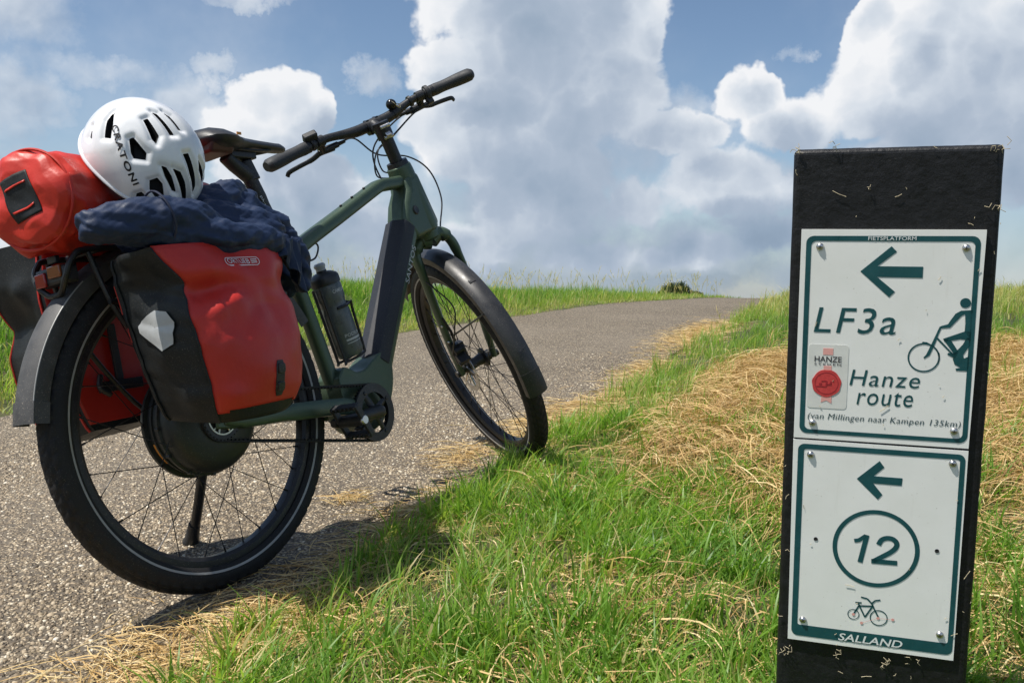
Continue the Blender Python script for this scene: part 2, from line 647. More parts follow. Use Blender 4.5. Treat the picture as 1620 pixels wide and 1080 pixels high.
# hay heaps (t, s, radius along, radius across, height)
HEAPS = [(0.05, 0.62, .70, .24, .035), (1.15, 0.66, .55, .26, .070), (-.50, .95, .45, .22, .035), (2.3, 1.0, .9, .30, .04),
         (0.2, 1.6, 1.0, .36, .06), (1.6, 1.9, 1.2, .45, .06)]


def heap_z(t, s):
    z = 0
    for (a, b, ra, rb, h) in HEAPS:
        z = z + h * np.exp(-((t - a) / ra) ** 2 - ((s - b) / rb) ** 2)
    return z


def ground_z(x, y):
    t, s = ts(x, y)
    sl = s_left(t)
    left = np.clip(sl - s, 0, None)
    right = np.clip(s, 0, None)
    fade = (1 - 1.0 * sst(2.2, 8.5, t)) * (1 + .85 * sst(1.2, -1.2, t))
    z = base_z(t, s)
    z = z + (.30 * sst(.12, 1.9, left) + .10 * sst(1.9, 6, left)) * fade + .03 * sst(0, .35, right) + .13 * sst(1.0, 5, right)
    z = z + heap_z(t, s)
    off = np.maximum(left, right)
    z = z + (fbm(x * 3.1, y * 3.1) - .5) * .07 * sst(0, .6, off) + (fbm(x * .35 + 9, y * .35) - .5) * .25 * sst(3, 9, off)
    inside = sst(-.04, .10, np.minimum(s - sl, -s))
    z = z - .035 * inside
    return np.maximum(z, -4.5) + UPZ


def road_z(x, y):
    t, s = ts(x, y)
    return base_z(t, s) + UPZ


def grid_mesh(name, xs, ys, fz, material):
    X, Y = np.meshgrid(xs, ys)
    Z = fz(X, Y)
    nx, ny = len(xs), len(ys)
    co = np.stack([X, Y, Z], -1).reshape(-1, 3)
    i = np.arange(nx * ny).reshape(ny, nx)
    q = np.stack([i[:-1, :-1], i[:-1, 1:], i[1:, 1:], i[1:, :-1]], -1).reshape(-1, 4)
    return raw_mesh(name, co, q, material)


def raw_mesh(name, co, faces, material, tint=None, smooth=True):
    """big mesh from arrays; faces is one (n,k) array or a list of them"""
    fl = faces if isinstance(faces, list) else [faces]
    me = bpy.data.meshes.new(name)
    me.vertices.add(len(co))
    me.vertices.foreach_set('co', np.ascontiguousarray(co, dtype=np.float32).ravel())
    loops = np.concatenate([f.ravel() for f in fl]).astype(np.int32)
    tot = np.concatenate([np.full(len(f), f.shape[1]) for f in fl]).astype(np.int32)
    me.loops.add(len(loops))
    me.loops.foreach_set('vertex_index', loops)
    me.polygons.add(len(tot))
    start = np.concatenate([[0], np.cumsum(tot)[:-1]]).astype(np.int32)
    me.polygons.foreach_set('loop_start', start)
    me.polygons.foreach_set('loop_total', tot)
    if smooth:
        me.polygons.foreach_set('use_smooth', np.ones(len(tot), bool))
    if tint is not None:
        at = me.attributes.new('tint', 'FLOAT', 'POINT')
        at.data.foreach_set('value', tint.astype(np.float32))
    me.materials.append(material)
    me.update(calc_edges=True)
    o = bpy.data.objects.new(name, me)
    COL.objects.link(o)
    return o


def mat_ground():
    m = bpy.data.materials.new('turf_soil')
    m.use_nodes = True
    w = NT(m.node_tree)
    b = w.n['Principled BSDF']
    tc = w.new('ShaderNodeNewGeometry').outputs['Position']
    n = w.noise(tc, 1.4, 6, .6)
    n2 = w.noise(tc, 60, 5, .7)
    c = w.ramp(w.math('ADD', w.math('MULTIPLY', n.outputs['Fac'], .6), w.math('MULTIPLY', n2.outputs['Fac'], .4)),
               [(0.3, (0.030, 0.045, 0.014)), (0.5, (0.075, 0.085, 0.028)), (0.62, (0.16, 0.13, 0.055)), (0.8, (0.24, 0.19, 0.09))])
    w.l.new(c, b.inputs['Base Color'])
    b.inputs['Roughness'].default_value = .95
    bp = w.new('ShaderNodeBump')
    bp.inputs['Distance'].default_value = .02
    w.l.new(n2.outputs['Fac'], bp.inputs['Height'])
    w.l.new(bp.outputs[0], b.inputs['Normal'])
    return m


def mat_road():
    m = bpy.data.materials.new('chip_seal')
    m.use_nodes = True
    w = NT(m.node_tree)
    b = w.n['Principled BSDF']
    tc = w.new('ShaderNodeNewGeometry').outputs['Position']
    wob = w.vmath('ADD', tc, w.scale(w.noise(tc, 90, 2).outputs['Color'], .006))
    vo = w.new('ShaderNodeTexVoronoi', feature='F1')
    w.l.new(wob, vo.inputs['Vector'])
    vo.inputs['Scale'].default_value = 125
    sep = w.new('ShaderNodeSeparateColor')
    w.l.new(vo.outputs['Color'], sep.inputs[0])
    stone = w.ramp(sep.outputs[0], [(0, (.105, .082, .058)), (.3, (.25, .198, .135)), (.62, (.43, .352, .248)), (.86, (.58, .49, .355)), (1, (.78, .71, .57))])
    edge = w.maprange(vo.outputs['Distance'], .30, .62, 0, 1)
    binder = w.math('LESS_THAN', sep.outputs[1], .12)
    k = w.math('MAXIMUM', edge, binder)
    big = w.noise(tc, .9, 5, .6)
    c = w.mix(k, stone, (.085, .070, .053))
    mid = w.noise(tc, 46, 4, .75)
    c = w.mix(1.0, c, w.ramp(mid.outputs['Fac'], [(.34, (.66, .64, .60)), (.5, (1.02, .99, .93)), (.66, (1.36, 1.30, 1.20))]), 'MULTIPLY')
    c = w.mix(w.maprange(big.outputs['Fac'], .35, .7, 0, .35), c, (.33, .28, .21))
    w.l.new(c, b.inputs['Base Color'])
    b.inputs['Roughness'].default_value = .85
    bp = w.new('ShaderNodeBump')
    bp.inputs['Distance'].default_value = .005
    h = w.math('MULTIPLY', w.math('SUBTRACT', 1.0, k), w.math('ADD', .5, sep.outputs[2]))
    w.l.new(h, bp.inputs['Height'])
    w.l.new(bp.outputs[0], b.inputs['Normal'])
    return m


def mat_tint(name, stops, rough=.6, trans=0.0, spec=.3, transcol=None):
    m = bpy.data.materials.new(name)
    m.use_nodes = True
    w = NT(m.node_tree)
    b = w.n['Principled BSDF']
    at = w.new('ShaderNodeAttribute')
    at.attribute_name = 'tint'
    c = w.ramp(at.outputs['Fac'], stops)
    w.l.new(c, b.inputs['Base Color'])
    b.inputs['Roughness'].default_value = rough
    b.inputs['Specular IOR Level'].default_value = spec
    if trans > 0:
        tr = w.new('ShaderNodeBsdfTranslucent')
        c2 = w.mix(1.0, c, (1.0, 1.0, .55), 'MULTIPLY')
        w.l.new(w.mix(1.0, c2, (1.5, 1.5, 1.5), 'MULTIPLY'), tr.inputs['Color'])
        mx = w.new('ShaderNodeMixShader')
        mx.inputs[0].default_value = trans
        w.l.new(b.outputs[0], mx.inputs[1])
        w.l.new(tr.outputs[0], mx.inputs[2])
        w.l.new(mx.outputs[0], w.n['Material Output'].inputs['Surface'])
    return m


def axis_vals(lo, hi, step, far, grow=1.16):
    a = list(np.arange(lo, hi + 1e-6, step))
    st = step
    while a[-1] < far:
        st *= grow
        a.append(a[-1] + st)
    st = step
    while a[0] > -far:
        st *= grow
        a.insert(0, a[0] - st)
    return np.array(a)


ground = grid_mesh('ground', axis_vals(-5.5, 5.5, .055, 4000), axis_vals(0.2, 15, .06, 4000), ground_z, mat_ground())
tag(ground, kind='structure', label='grassy dike slope and verge on both sides of the cycle path')

tv = np.concatenate([np.arange(-7, 6, .05), np.arange(6, 18, .15)])
sv = np.linspace(0, 1, 46)
TT, SS = np.meshgrid(tv, sv)
edge_n = (fbm(TT * 4, TT * 0 + 3.3) - .5) * .10
edge_n2 = (fbm(TT * 4, TT * 0 + 8.3) - .5) * .10
SS = (s_left(TT) - .02 + edge_n2) * (1 - SS) + (.03 + edge_n) * SS
RX, RY = xy(TT, SS)
RZ = road_z(RX, RY) + .001 * np.sin(RX * 9)
co = np.stack([RX, RY, RZ], -1).reshape(-1, 3)
ii = np.arange(co.shape[0]).reshape(TT.shape)
road = raw_mesh('cycle_path', co, np.stack([ii[:-1, :-1], ii[:-1, 1:], ii[1:, 1:], ii[1:, :-1]], -1).reshape(-1, 4), mat_road())
tag(road, kind='structure', label='grey chip seal cycle path climbing to the crest')


def build_chippings():
    N = 105000
    t = rng.uniform(-2.6, 2.2, N)
    t = -2.6 + (t + 2.6) ** 1.25 / 4.8 ** .25
    s = rng.uniform(-2.2, .04, N)
    x, y = xy(t, s)
    ok = (y > 1.15) & (x > -.66 * y - .35) & (rng.random(N) < np.clip(2.6 - y * .5, .15, 1))
    x, y = x[ok], y[ok]
    n = len(x)
    z = road_z(x, y)
    r = rng.gamma(5, .00052, n) + .0010
    r = np.clip(r, .0016, .0075)
    asp = rng.uniform(.6, 1.0, n)
    h = r * rng.uniform(.15, .50, n)
    yaw = rng.uniform(0, 6.283, n)
    K = 6
    ang = np.arange(K) * 2 * np.pi / K + rng.uniform(-.3, .3, (n, K))
    rad = rng.uniform(.75, 1.1, (n, K))
    lx = np.cos(ang) * rad * r[:, None]
    ly = np.sin(ang) * rad * (r * asp)[:, None]
    cx_, sx_ = np.cos(yaw)[:, None], np.sin(yaw)[:, None]
    gx, gy = lx * cx_ - ly * sx_, lx * sx_ + ly * cx_
    tl = rng.normal(0, .22, (n, 2))
    bot = np.stack([x[:, None] + gx, y[:, None] + gy, np.broadcast_to((z - .0015)[:, None], gx.shape)], -1)
    k = rng.uniform(.70, .92, (n, K))
    tx, ty = gx * k, gy * k
    top = np.stack([x[:, None] + tx, y[:, None] + ty, (z + h)[:, None] + tx * tl[:, :1] + ty * tl[:, 1:]], -1)
    co = np.concatenate([bot, top], 1).reshape(-1, 3)
    b = (np.arange(n) * 2 * K)[:, None]
    j = np.arange(K)
    j2 = (j + 1) % K
    q = np.stack([b + j, b + j2, b + K + j2, b + K + j], -1).reshape(-1, 4)
    cap = b + K + j
    tint = np.repeat(rng.random(n), 2 * K)
    m = mat_tint('road_stone', [(0, (.070, .055, .039)), (.2, (.155, .121, .083)), (.5, (.285, .223, .147)), (.76, (.42, .335, .226)), (.92, (.55, .47, .345)), (1, (.75, .69, .56))], .7, spec=.45)
    o = raw_mesh('road_chippings', co, [q, cap], m, tint, smooth=False)
    tag(o, kind='stuff', label='small grey and tan stones bedded in the path surface')


build_chippings()

# ------------------------------------------------------------------ grass and hay
GRASS = [(0, (.060, .140, .016)), (.25, (.118, .255, .030)), (.5, (.195, .355, .048)), (.70, (.300, .415, .082)), (.83, (.44, .44, .155)), (.93, (.58, .48, .23)), (1, (.68, .57, .32))]
M_GRASS = mat_tint('grass_blade', GRASS, .42, .50, .45)
HAY = [(0, (.20, .115, .042)), (.3, (.40, .25, .095)), (.65, (.60, .425, .19)), (1, (.76, .62, .35))]
M_HAY = mat_tint('dry_straw', HAY, .6, .15, .3)


def blades(name, x, y, z, h, lean, az, wd, tint, material, segs=4, twist=None, tip=.08, power=2.0):
    """curved tapering ribbons: lean = horizontal reach of the tip relative to the height"""
    n = len(x)
    u = np.linspace(0, 1, segs + 1)[None, :]
    reach = (h * lean)[:, None] * u ** power
    up = h[:, None] * np.sqrt(np.clip(u ** 2 - (np.minimum(lean, 1.4)[:, None] * .55 * u ** power) ** 2, 0, None))
    cxm = x[:, None] + np.cos(az)[:, None] * reach
    cym = y[:, None] + np.sin(az)[:, None] * reach
    czm = z[:, None] + up
    fa = az + np.pi / 2 + (rng.normal(0, .7, n) if twist is None else twist)
    w = wd[:, None] * np.clip(1.0 - u ** 1.7, tip, 1) * .5
    L = np.stack([cxm - np.cos(fa)[:, None] * w, cym - np.sin(fa)[:, None] * w, czm], -1)
    Rr = np.stack([cxm + np.cos(fa)[:, None] * w, cym + np.sin(fa)[:, None] * w, czm], -1)
    co = np.stack([L, Rr], 2).reshape(n, -1, 3)
    m = co.shape[1]
    b = (np.arange(n) * m)[:, None]
    k = np.arange(segs) * 2
    q = np.stack([b + k, b + k + 1, b + k + 3, b + k + 2], -1).reshape(-1, 4)
    return raw_mesh(name, co.reshape(-1, 3), q, material, np.repeat(tint, m))


def hay_mask(t, s):
    m = 0
    for (a, b, ra, rb, h) in HEAPS:
        m = np.maximum(m, np.exp(-((t - a) / ra) ** 2 - ((s - b) / rb) ** 2))
    return m


def scatter(N, t0, t1, s0, s1):
    t = rng.uniform(t0, t1, N)
    s = rng.uniform(s0, s1, N)
    x, y = xy(t, s)
    return t, s, x, y


def tufts(name, n_tuft, per, t0, t1, s0, s1, hmin, hmax, wmin, wmax, dens, tint0, label, segs=4, spread=.03, keep=None, lean0=.15, lean1=.75):
    t, s, x, y = scatter(n_tuft, t0, t1, s0, s1)
    ok = rng.random(n_tuft) < dens(t, s, x, y)
    t, s, x, y = t[ok], s[ok], x[ok], y[ok]
    n = len(t)
    taz = rng.uniform(0, 6.283, n) * .6 + fbm(x * 1.3, y * 1.3) * 9
    tl = rng.uniform(lean0, lean1, n)
    th = rng.uniform(hmin, hmax, n) * (.65 + .7 * fbm(x * 2.2 + 5, y * 2.2))
    tt = tint0(t, s, x, y) + rng.normal(0, .07, n)
    k = rng.integers(per // 2, per + per // 2, n)
    idx = np.repeat(np.arange(n), k)
    m = len(idx)
    rr = np.abs(rng.normal(0, spread, m))
    ra = rng.uniform(0, 6.283, m)
    bx_, by_ = x[idx] + rr * np.cos(ra), y[idx] + rr * np.sin(ra)
    if keep is not None:
        tb, sb = ts(bx_, by_)
        kk = keep(tb, sb)
        bx_, by_, idx, ra = bx_[kk], by_[kk], idx[kk], ra[kk]
        m = len(idx)
    az = np.where(rng.random(m) < .55, taz[idx] + rng.normal(0, .6, m), ra)
    h = th[idx] * rng.uniform(.35, 1.12, m)
    lean = np.clip(tl[idx] + rng.normal(0, .25, m), .02, 1.5)
    tint = np.clip(tt[idx] + rng.normal(0, .10, m), 0, .86)
    dry = rng.random(m) < .07
    tint = np.where(dry, rng.uniform(.84, 1.0, m), tint)
    o = blades(name, bx_, by_, ground_z(bx_, by_) - .004, h, lean, az, rng.uniform(wmin, wmax, m), tint, M_GRASS, segs)
    tag(o, kind='stuff', label=label)
    return o


rightside = lambda t, s: s > .03 + .05 * (fbm(t * 5, t * 0 + 2) - .5)
leftside = lambda t, s: s < s_left(t) - .02


def view_ok(x, y, m=.25):
    return (y > .85) & (np.abs(x) < .60 * y + m + .1)


def d_right(t, s, x, y):
    hm = hay_mask(t, s)
    edge = np.where((t > .6) | ((t > -1.35) & (t < -.05)), sst(-.02, .10, s), sst(.02, .40, s))
    patch = sst(.42, .58, fbm(x * 3.4 + 3, y * 3.4))
    return view_ok(x, y) * np.clip((1 - .86 * sst(.25, .8, hm)) * (.18 + .82 * edge) * (.14 + .86 * patch), 0, 1)


def tint_right(t, s, x, y):
    return .18 + .50 * fbm(x * 2.7 + 11, y * 2.7) + .06 * sst(.35, .05, s)


# nearest verge, in front of and round the post
tufts('verge_grass', 9500, 15, -2.6, .2, .0, 2.3, .035, .115, .0032, .0075, d_right, tint_right, 'lush green grass on the near verge between the path and the post', 5, .026, rightside, .25, 1.05)
tufts('short_turf', 11000, 7, -2.6, 1.4, .0, 2.6, .02, .07, .0015, .0032, lambda t, s, x, y: view_ok(x, y) * (1 - .8 * sst(.3, .8, hay_mask(t, s))), lambda t, s, x, y: .45 + .40 * fbm(x * 2.1 + 4, y * 2.1),
      'short yellowish turf under the taller verge grass', 3, .03, rightside, .3, 1.1)
tufts('middle_verge_grass', 7000, 9, .1, 5.5, .0, 5.0, .05, .16, .0030, .0060, d_right, lambda t, s, x, y: .40 + .36 * fbm(x * 1.7 + 11, y * 1.7), 'green grass strip along the path edge beyond the front wheel', 4, .035, rightside)
tufts('far_verge_grass', 6500, 7, 4.5, 13, .0, 8.0, .06, .20, .006, .010, lambda t, s, x, y: view_ok(x, y, 1.0) * np.ones_like(t), lambda t, s, x, y: .70 + .26 * fbm(x * .8 + 11, y * .8), 'pale dry grass on the rise beyond the post', 3, .06, rightside)
# the bank left of the path
tufts('bank_grass', 15000, 9, -1.4, 9.0, -6.0, -1.4, .07, .19, .0040, .0080, lambda t, s, x, y: view_ok(x, y, .5) * sst(.05, .75, s_left(t) - s),
      lambda t, s, x, y: .26 + .30 * fbm(x * .9 + 4, y * .9) + .34 * sst(.9, .1, s_left(t) - s), 'bright green grass on the bank left of the path', 4, .05, leftside, .1, .6)
tufts('bank_edge_turf', 7000, 7, -1.4, 9.0, -3.4, -1.0, .02, .07, .0035, .0065, lambda t, s, x, y: view_ok(x, y, .5) * (s_left(t) - s < .95), lambda t, s, x, y: .60 + .30 * fbm(x * 1.9 + 4, y * 1.9),
      'short mown yellow turf along the left edge of the path', 3, .05, leftside, .3, 1.1)
tufts('crest_grass', 7000, 7, 7.0, 16.0, -8.0, -.4, .03, .085, .007, .012, lambda t, s, x, y: view_ok(x, y, 1.0) * sst(.02, .5, s_left(t) - s), lambda t, s, x, y: .48 + .36 * fbm(x * .8, y * .8 + 5), 'mixed green and dry grass along the crest', 3, .08, leftside, .1, .6)


def straw(name, N, label, t0, t1, s0, s1, dens, lmin, lmax, wmin, wmax, lift=.02, tl=(0, 1)):
    t, s, x, y = scatter(N, t0, t1, s0, s1)
    ok = (rng.random(N) < dens(t, s)) & view_ok(x, y, .4)
    t, s, x, y = t[ok], s[ok], x[ok], y[ok]
    n = len(t)
    az = fbm(x * 2.0 + 31, y * 2.0) * 8 + rng.normal(0, .8, n)
    ln = rng.uniform(lmin, lmax, n)
    segs = 4
    u = np.linspace(-.5, .5, segs + 1)[None, :]
    bend = rng.normal(0, .32, n)[:, None]
    dx = np.cos(az[:, None] + bend * u) * ln[:, None] * u
    dy = np.sin(az[:, None] + bend * u) * ln[:, None] * u
    X, Y = x[:, None] + dx, y[:, None] + dy
    G = ground_z(X, Y)
    tb, sb = ts(X, Y)
    on = (sb < .05) & (sb > s_left(tb))
    G = np.where(on, road_z(X, Y) + .004, G)
    lf = (np.abs(rng.normal(0, 1, n)) * lift)[:, None]
    tiltv = rng.normal(0, .10, n)[:, None]
    Z = G + .002 + lf * (1 - (2 * u) ** 2 * .5) + np.maximum(0, tiltv * ln[:, None] * (u + .5))
    fa = az[:, None] + np.pi / 2
    w = (rng.uniform(wmin, wmax, n)[:, None] * (1 - .5 * np.abs(u * 2) ** 2)) * .5
    rl = rng.uniform(-1, 1, n)[:, None]
    L = np.stack([X - np.cos(fa) * w, Y - np.sin(fa) * w, Z - w * rl], -1)
    Rr = np.stack([X + np.cos(fa) * w, Y + np.sin(fa) * w, Z + w * rl], -1)
    co = np.stack([L, Rr], 2).reshape(n, -1, 3)
    m = co.shape[1]
    b = (np.arange(n) * m)[:, None]
    k = np.arange(segs) * 2
    q = np.stack([b + k, b + k + 1, b + k + 3, b + k + 2], -1).reshape(-1, 4)
    tint = np.clip(rng.normal(.55, .22, n) * (tl[1] - tl[0]) + tl[0], 0, 1)
    o = raw_mesh(name, co.reshape(-1, 3), q, M_HAY, np.repeat(tint, m))
    tag(o, kind='stuff', label=label)


straw('hay_windrow', 95000, 'heaped dry hay lying in a row along the right verge', -1.3, 4.0, .1, 3.2, lambda t, s: sst(.12, .62, hay_mask(t, s)), .06, .24, .0012, .0026, .030, (-.12, .92))


def d_edge(t, s):
    e = np.exp(-((s - .06) / .15) ** 2) * (1 - .88 * sst(.4, .9, t)) * (1 - .85 * sst(-1.55, -1.2, t) * (t < -.1))
    p = sst(.42, .62, fbm(t * 2.3 + 1.7, s * 2 + 4))
    spots = 0
    for (a, b, ra, rb) in ((.18, -.03, .42, .12), (-.35, -.12, .14, .08), (3.3, .0, .75, .16), (-1.95, .02, .40, .13), (1.6, .02, .35, .10), (-1.05, .03, .3, .09), (-.9, -.22, .06, .04)):
        spots = np.maximum(spots, np.exp(-((t - a) / ra) ** 2 - ((s - b) / rb) ** 2))
    return np.clip(e * (.25 + .75 * p) * .75 + spots * 1.0, 0, 1)


straw('straw_scatter', 60000, 'loose cut straw strewn along the right edge of the path', -2.5, 5.5, -.45, .35, d_edge, .03, .13, .0011, .0024, .006, (.15, 1.05))
straw('dead_thatch', 32000, 'dead straw lying between the grass tufts', -2.6, 1.0, .0, 2.0, lambda t, s: (.20 + .80 * sst(.42, .64, fbm(t * 3 + 8, s * 3))) * np.where((t > -1.5) & (t < -.3), sst(.05, .25, s), 1.0), .03, .16, .0011, .0026, .016, (0, 1.0))


def stalks(name, N, tr, sr, hmin, hmax, wd, label, side):
    t, s, x, y = scatter(N, tr[0], tr[1], sr[0], sr[1])
    ok = side(t, s) & view_ok(x, y, .6) & (rng.random(N) < sst(.42, .62, fbm(x * .9 + 2, y * .9 + 7)))
    x, y = x[ok], y[ok]
    n = len(x)
    h = rng.uniform(hmin, hmax, n)
    az = rng.uniform(0, 6.28, n)
    ln = rng.uniform(.05, .6, n)
    o = blades(name, x, y, ground_z(x, y), h, ln, az, np.full(n, wd), rng.uniform(.78, 1.0, n), M_GRASS, 5, tip=.6)
    tag(o, kind='stuff', label=label)
    # seed heads: short spikelets round the top of each stalk
    k = 9
    idx = np.repeat(np.arange(n), k)
    f = np.tile(np.linspace(.72, 1.0, k), n)
    rx_ = x[idx] + np.cos(az[idx]) * h[idx] * ln[idx] * f ** 2
    ry_ = y[idx] + np.sin(az[idx]) * h[idx] * ln[idx] * f ** 2
    rz_ = ground_z(x, y)[idx] + h[idx] * np.sqrt(np.clip(f ** 2 - (ln[idx] * .55 * f ** 2) ** 2, 0, None))
    o2 = blades(name.replace('stalks', 'seed_heads'), rx_, ry_, rz_, np.full(len(idx), .035) * rng.uniform(.5, 1.3, len(idx)), rng.uniform(.3, .9, len(idx)), rng.uniform(0, 6.28, len(idx)),
                np.full(len(idx), wd * 1.3), rng.uniform(.80, 1.0, len(idx)), M_GRASS, 2)
    tag(o2, kind='stuff', label=label.replace('stalks', 'seed heads'))


stalks('crest_stalks', 1300, (4.0, 13.0), (-5.0, -.9), .08, .42, .0042, 'thin dry grass stalks standing against the sky on the crest', lambda t, s: s < s_left(t) - .35)
stalks('verge_stalks', 60, (-.6, 7), (.1, 3.0), .10, .30, .0025, 'thin dry grass stalks standing in the right verge', lambda t, s: s > .1)

# ------------------------------------------------------------------ the far trees
def mat_leaf():
    return mat_tint('tree_leaf', [(0, (.020, .040, .014)), (.5, (.045, .075, .024)), (1, (.085, .120, .040))], .6, .2, .3)


M_LEAF = mat_leaf()
M_BARK = mat('bark', (.07, .055, .04), .9, 0, .3, 8, .01, 20)


def make_tree(name, px, py_top, dist, width, height, label):
    c = px_dir(px, py_top)
    k = dist / c.y
    x, y, ztop = c.x * k, dist, UPZ + c.z * k
    gz = float(ground_z(np.array([x]), np.array([y]))[0])
    root = empty(name, Matrix.Translation((x, y, gz)))
    tag(root, label, 'tree' if name == 'tree' else 'bush')
    H = ztop - gz
    b = MB()
    b.tube([(0, 0, -.2), (.05, 0, H * .3), (0, .1, H * .6), (.1, 0, H * .85)], [.28 * width / 4, .2 * width / 4, .12 * width / 4, .03], 8)
    for i in range(7):
        a = i * 2.4
        z0 = H * (.35 + .06 * i)
        b.tube([(0, 0, z0), (math.cos(a) * width * .2, math.sin(a) * width * .2, z0 + .5), (math.cos(a) * width * .4, math.sin(a) * width * .4, z0 + .8)], [.08, .05, .015], 6)
    b.build('trunk', M_BARK, root)
    n_c = 90
    cc = rng.normal(0, 1, (n_c, 3))
    cc /= np.linalg.norm(cc, axis=1)[:, None]
    cc *= rng.uniform(.35, 1.0, n_c)[:, None] ** .6
    cc = cc * V(width * .46, width * .46, height * .42)
    cc[:, 2] += H - height * .50
    cc[:, 0] += cc[:, 2] * 0
    per = 170
    idx = np.repeat(np.arange(n_c), per)
    p = cc[idx] + rng.normal(0, 1, (len(idx), 3)) * V(width, width, height * .8) * .055
    sz = rng.uniform(.05, .11, len(idx))
    nn = rng.normal(0, 1, (len(idx), 3))
    nn /= np.linalg.norm(nn, axis=1)[:, None]
    a = np.cross(nn, rng.normal(0, 1, nn.shape))
    a /= np.linalg.norm(a, axis=1)[:, None]
    bb = np.cross(nn, a)
    q = np.stack([p - a * sz[:, None], p + bb * sz[:, None] * .6, p + a * sz[:, None], p - bb * sz[:, None] * .6], 1).reshape(-1, 3)
    f = np.arange(len(q)).reshape(-1, 4)
    o = raw_mesh('crown', q, f, M_LEAF, np.repeat(np.clip(rng.normal(.5, .25, len(idx)), 0, 1), 4), smooth=False)
    o.parent = root


make_tree('tree', 1072, 444, 95, 3.6, 2.9, 'lone round green tree rising beyond the crest of the path')
make_tree('bush', 1101, 461, 95, 1.9, 1.5, 'small dark bush just right of the lone round tree')
make_tree('bush', 1052, 458, 98, 1.6, 1.4, 'low dark bush at the left foot of the lone round tree')

# ------------------------------------------------------------------ bicycle frame of reference (x forward, y left, z up, origin rear hub)
BM = Matrix(((0.50600, -0.84065, -0.19306, -0.64230), (0.85993, 0.50905, 0.03723, 1.89869),
             (0.06698, -0.18486, 0.98048, -0.27782 + UPZ), (0, 0, 0, 1)))
FOOT = V(1.08539, 0, -0.01751)
AX = V(-0.38807, 0, 0.92163)
RS = np.array([[0.62704, -0.76299, -0.15704], [0.76299, 0.56091, 0.32127], [-0.15704, -0.32127, 0.93388]])
STEER = Matrix.Translation(FOOT) @ Matrix(RS.tolist()).to_4x4() @ Matrix.Translation(-FOOT)
bike_root = empty('bicycle', BM @ Matrix.Translation((0, 0, -.35)))
tag(bike_root, 'green trekking bicycle with black fenders leaning on its kickstand on the path', 'bicycle')
BT = Matrix.Translation((0, 0, .35))
ST = BT @ STEER


def part(mb, name, mats, steer=False, parent=None, **kw):
    """a part of the bicycle, or (with parent) a sub-part of such a part"""
    if parent is not None:
        return mb.build(name, mats, parent, **kw)
    return mb.build(name, mats, bike_root, mw=ST if steer else BT, **kw)


# ---- frame
f = MB()
f.tube(spline([(.325, 0, .318), (.375, 0, .3580), (.54, 0, .4365), (.66, 0, .4935), (.700, 0, .5125), (.722, 0, .5215), (.745, 0, .5265), (.79, 0, .5335), (.855, 0, .545)], 5), .0175, 20, up=(0, 0, 1), ry=.022, sq=3.6)
PERH = V(AX[2], 0, -AX[0])
hp = [FOOT + AX * h for h in (.452, .47, .52, .58, .635, .655)]
f.tube(hp, [.039, .042, .041, .038, .037, .035], 24)
dt0, dt1 = V(.868, 0, .513), V(.555, 0, -.008)
du = unit(dt1 - dt0)
dq = V(-du[2], 0, du[0])                                       # towards the rider (upper face)
if dq[0] > 0:
    dq = -dq
f.tube([dt0 + du * k for k in (0, .05, .12, .3, .5, .60)], [.034, .038, .036, .035, .034, .034], 28, up=dq, ry=[.034, .037, .036, .036, .036, .037], sq=3.6)
web = [FOOT + AX * .625 - PERH * .030, FOOT + AX * .625 + PERH * .028, FOOT + AX * .455 + PERH * .036, FOOT + AX * .447 - PERH * .02, dt0 + du * .150 - dq * .034, dt0 + du * .13 + dq * .035, dt0 + du * .075 + dq * .047, dt0 + du * .03 + dq * .046]
web_mb = MB()
web_mb.prism([(p[0], p[2]) for p in web], (0, 0, 0), (1, 0, 0), (0, 0, 1), (0, 1, 0), -.0375, .0375)
f.tube([(.322, 0, .345), (.345, 0, .27), (.405, 0, .03), (.432, 0, -.05)], [.0185, .0175, .0185, .024], 20, up=(0, 1, 0), sq=2.6)
outline = spline([(.395, .030), (.418, .052), (.440, .047), (.465, .036), (.500, .040), (.540, .062), (.575, .075), (.605, .05), (.598, -.01), (.570, -.062), (.525, -.105), (.470, -.118), (.430, -.10), (.408, -.06), (.395, -.01), (.395, .030)], 5)[:-1]
f.prism([(p[0], p[1]) for p in outline], (0, 0, 0), (1, 0, 0), (0, 0, 1), (0, 1, 0), -.037, .037)
for s in (-1, 1):
    f.tube(spline([(.43, s * .052, -.055), (.36, s * .060, -.038), (.20, s * .064, -.024), (.05, s * .066, -.016), (.0, s * .066, -.006)], 6), [.021] * 7 + [.020] * 6 + [.017] * 6 + [.014] * 6, 16, up=(0, 0, 1), ry=.010, sq=3)
    f.tube(spline([(.0, s * .066, .0), (.08, s * .062, .09), (.22, s * .05, .235), (.325, s * .02, .335)], 6), .010, 12)
    f.prism([(-.022, -.022), (.03, -.03), (.05, -.004), (.02, .03), (-.02, .022)], (0, s * .066, 0), (1, 0, 0), (0, 0, 1), (0, 1, 0), -.004, .004)
frame = part(f, 'frame', M_GREEN, bevel=.008, segs=3)
part(web_mb, 'gusset', M_GREEN, parent=frame, bevel=.017, segs=5)

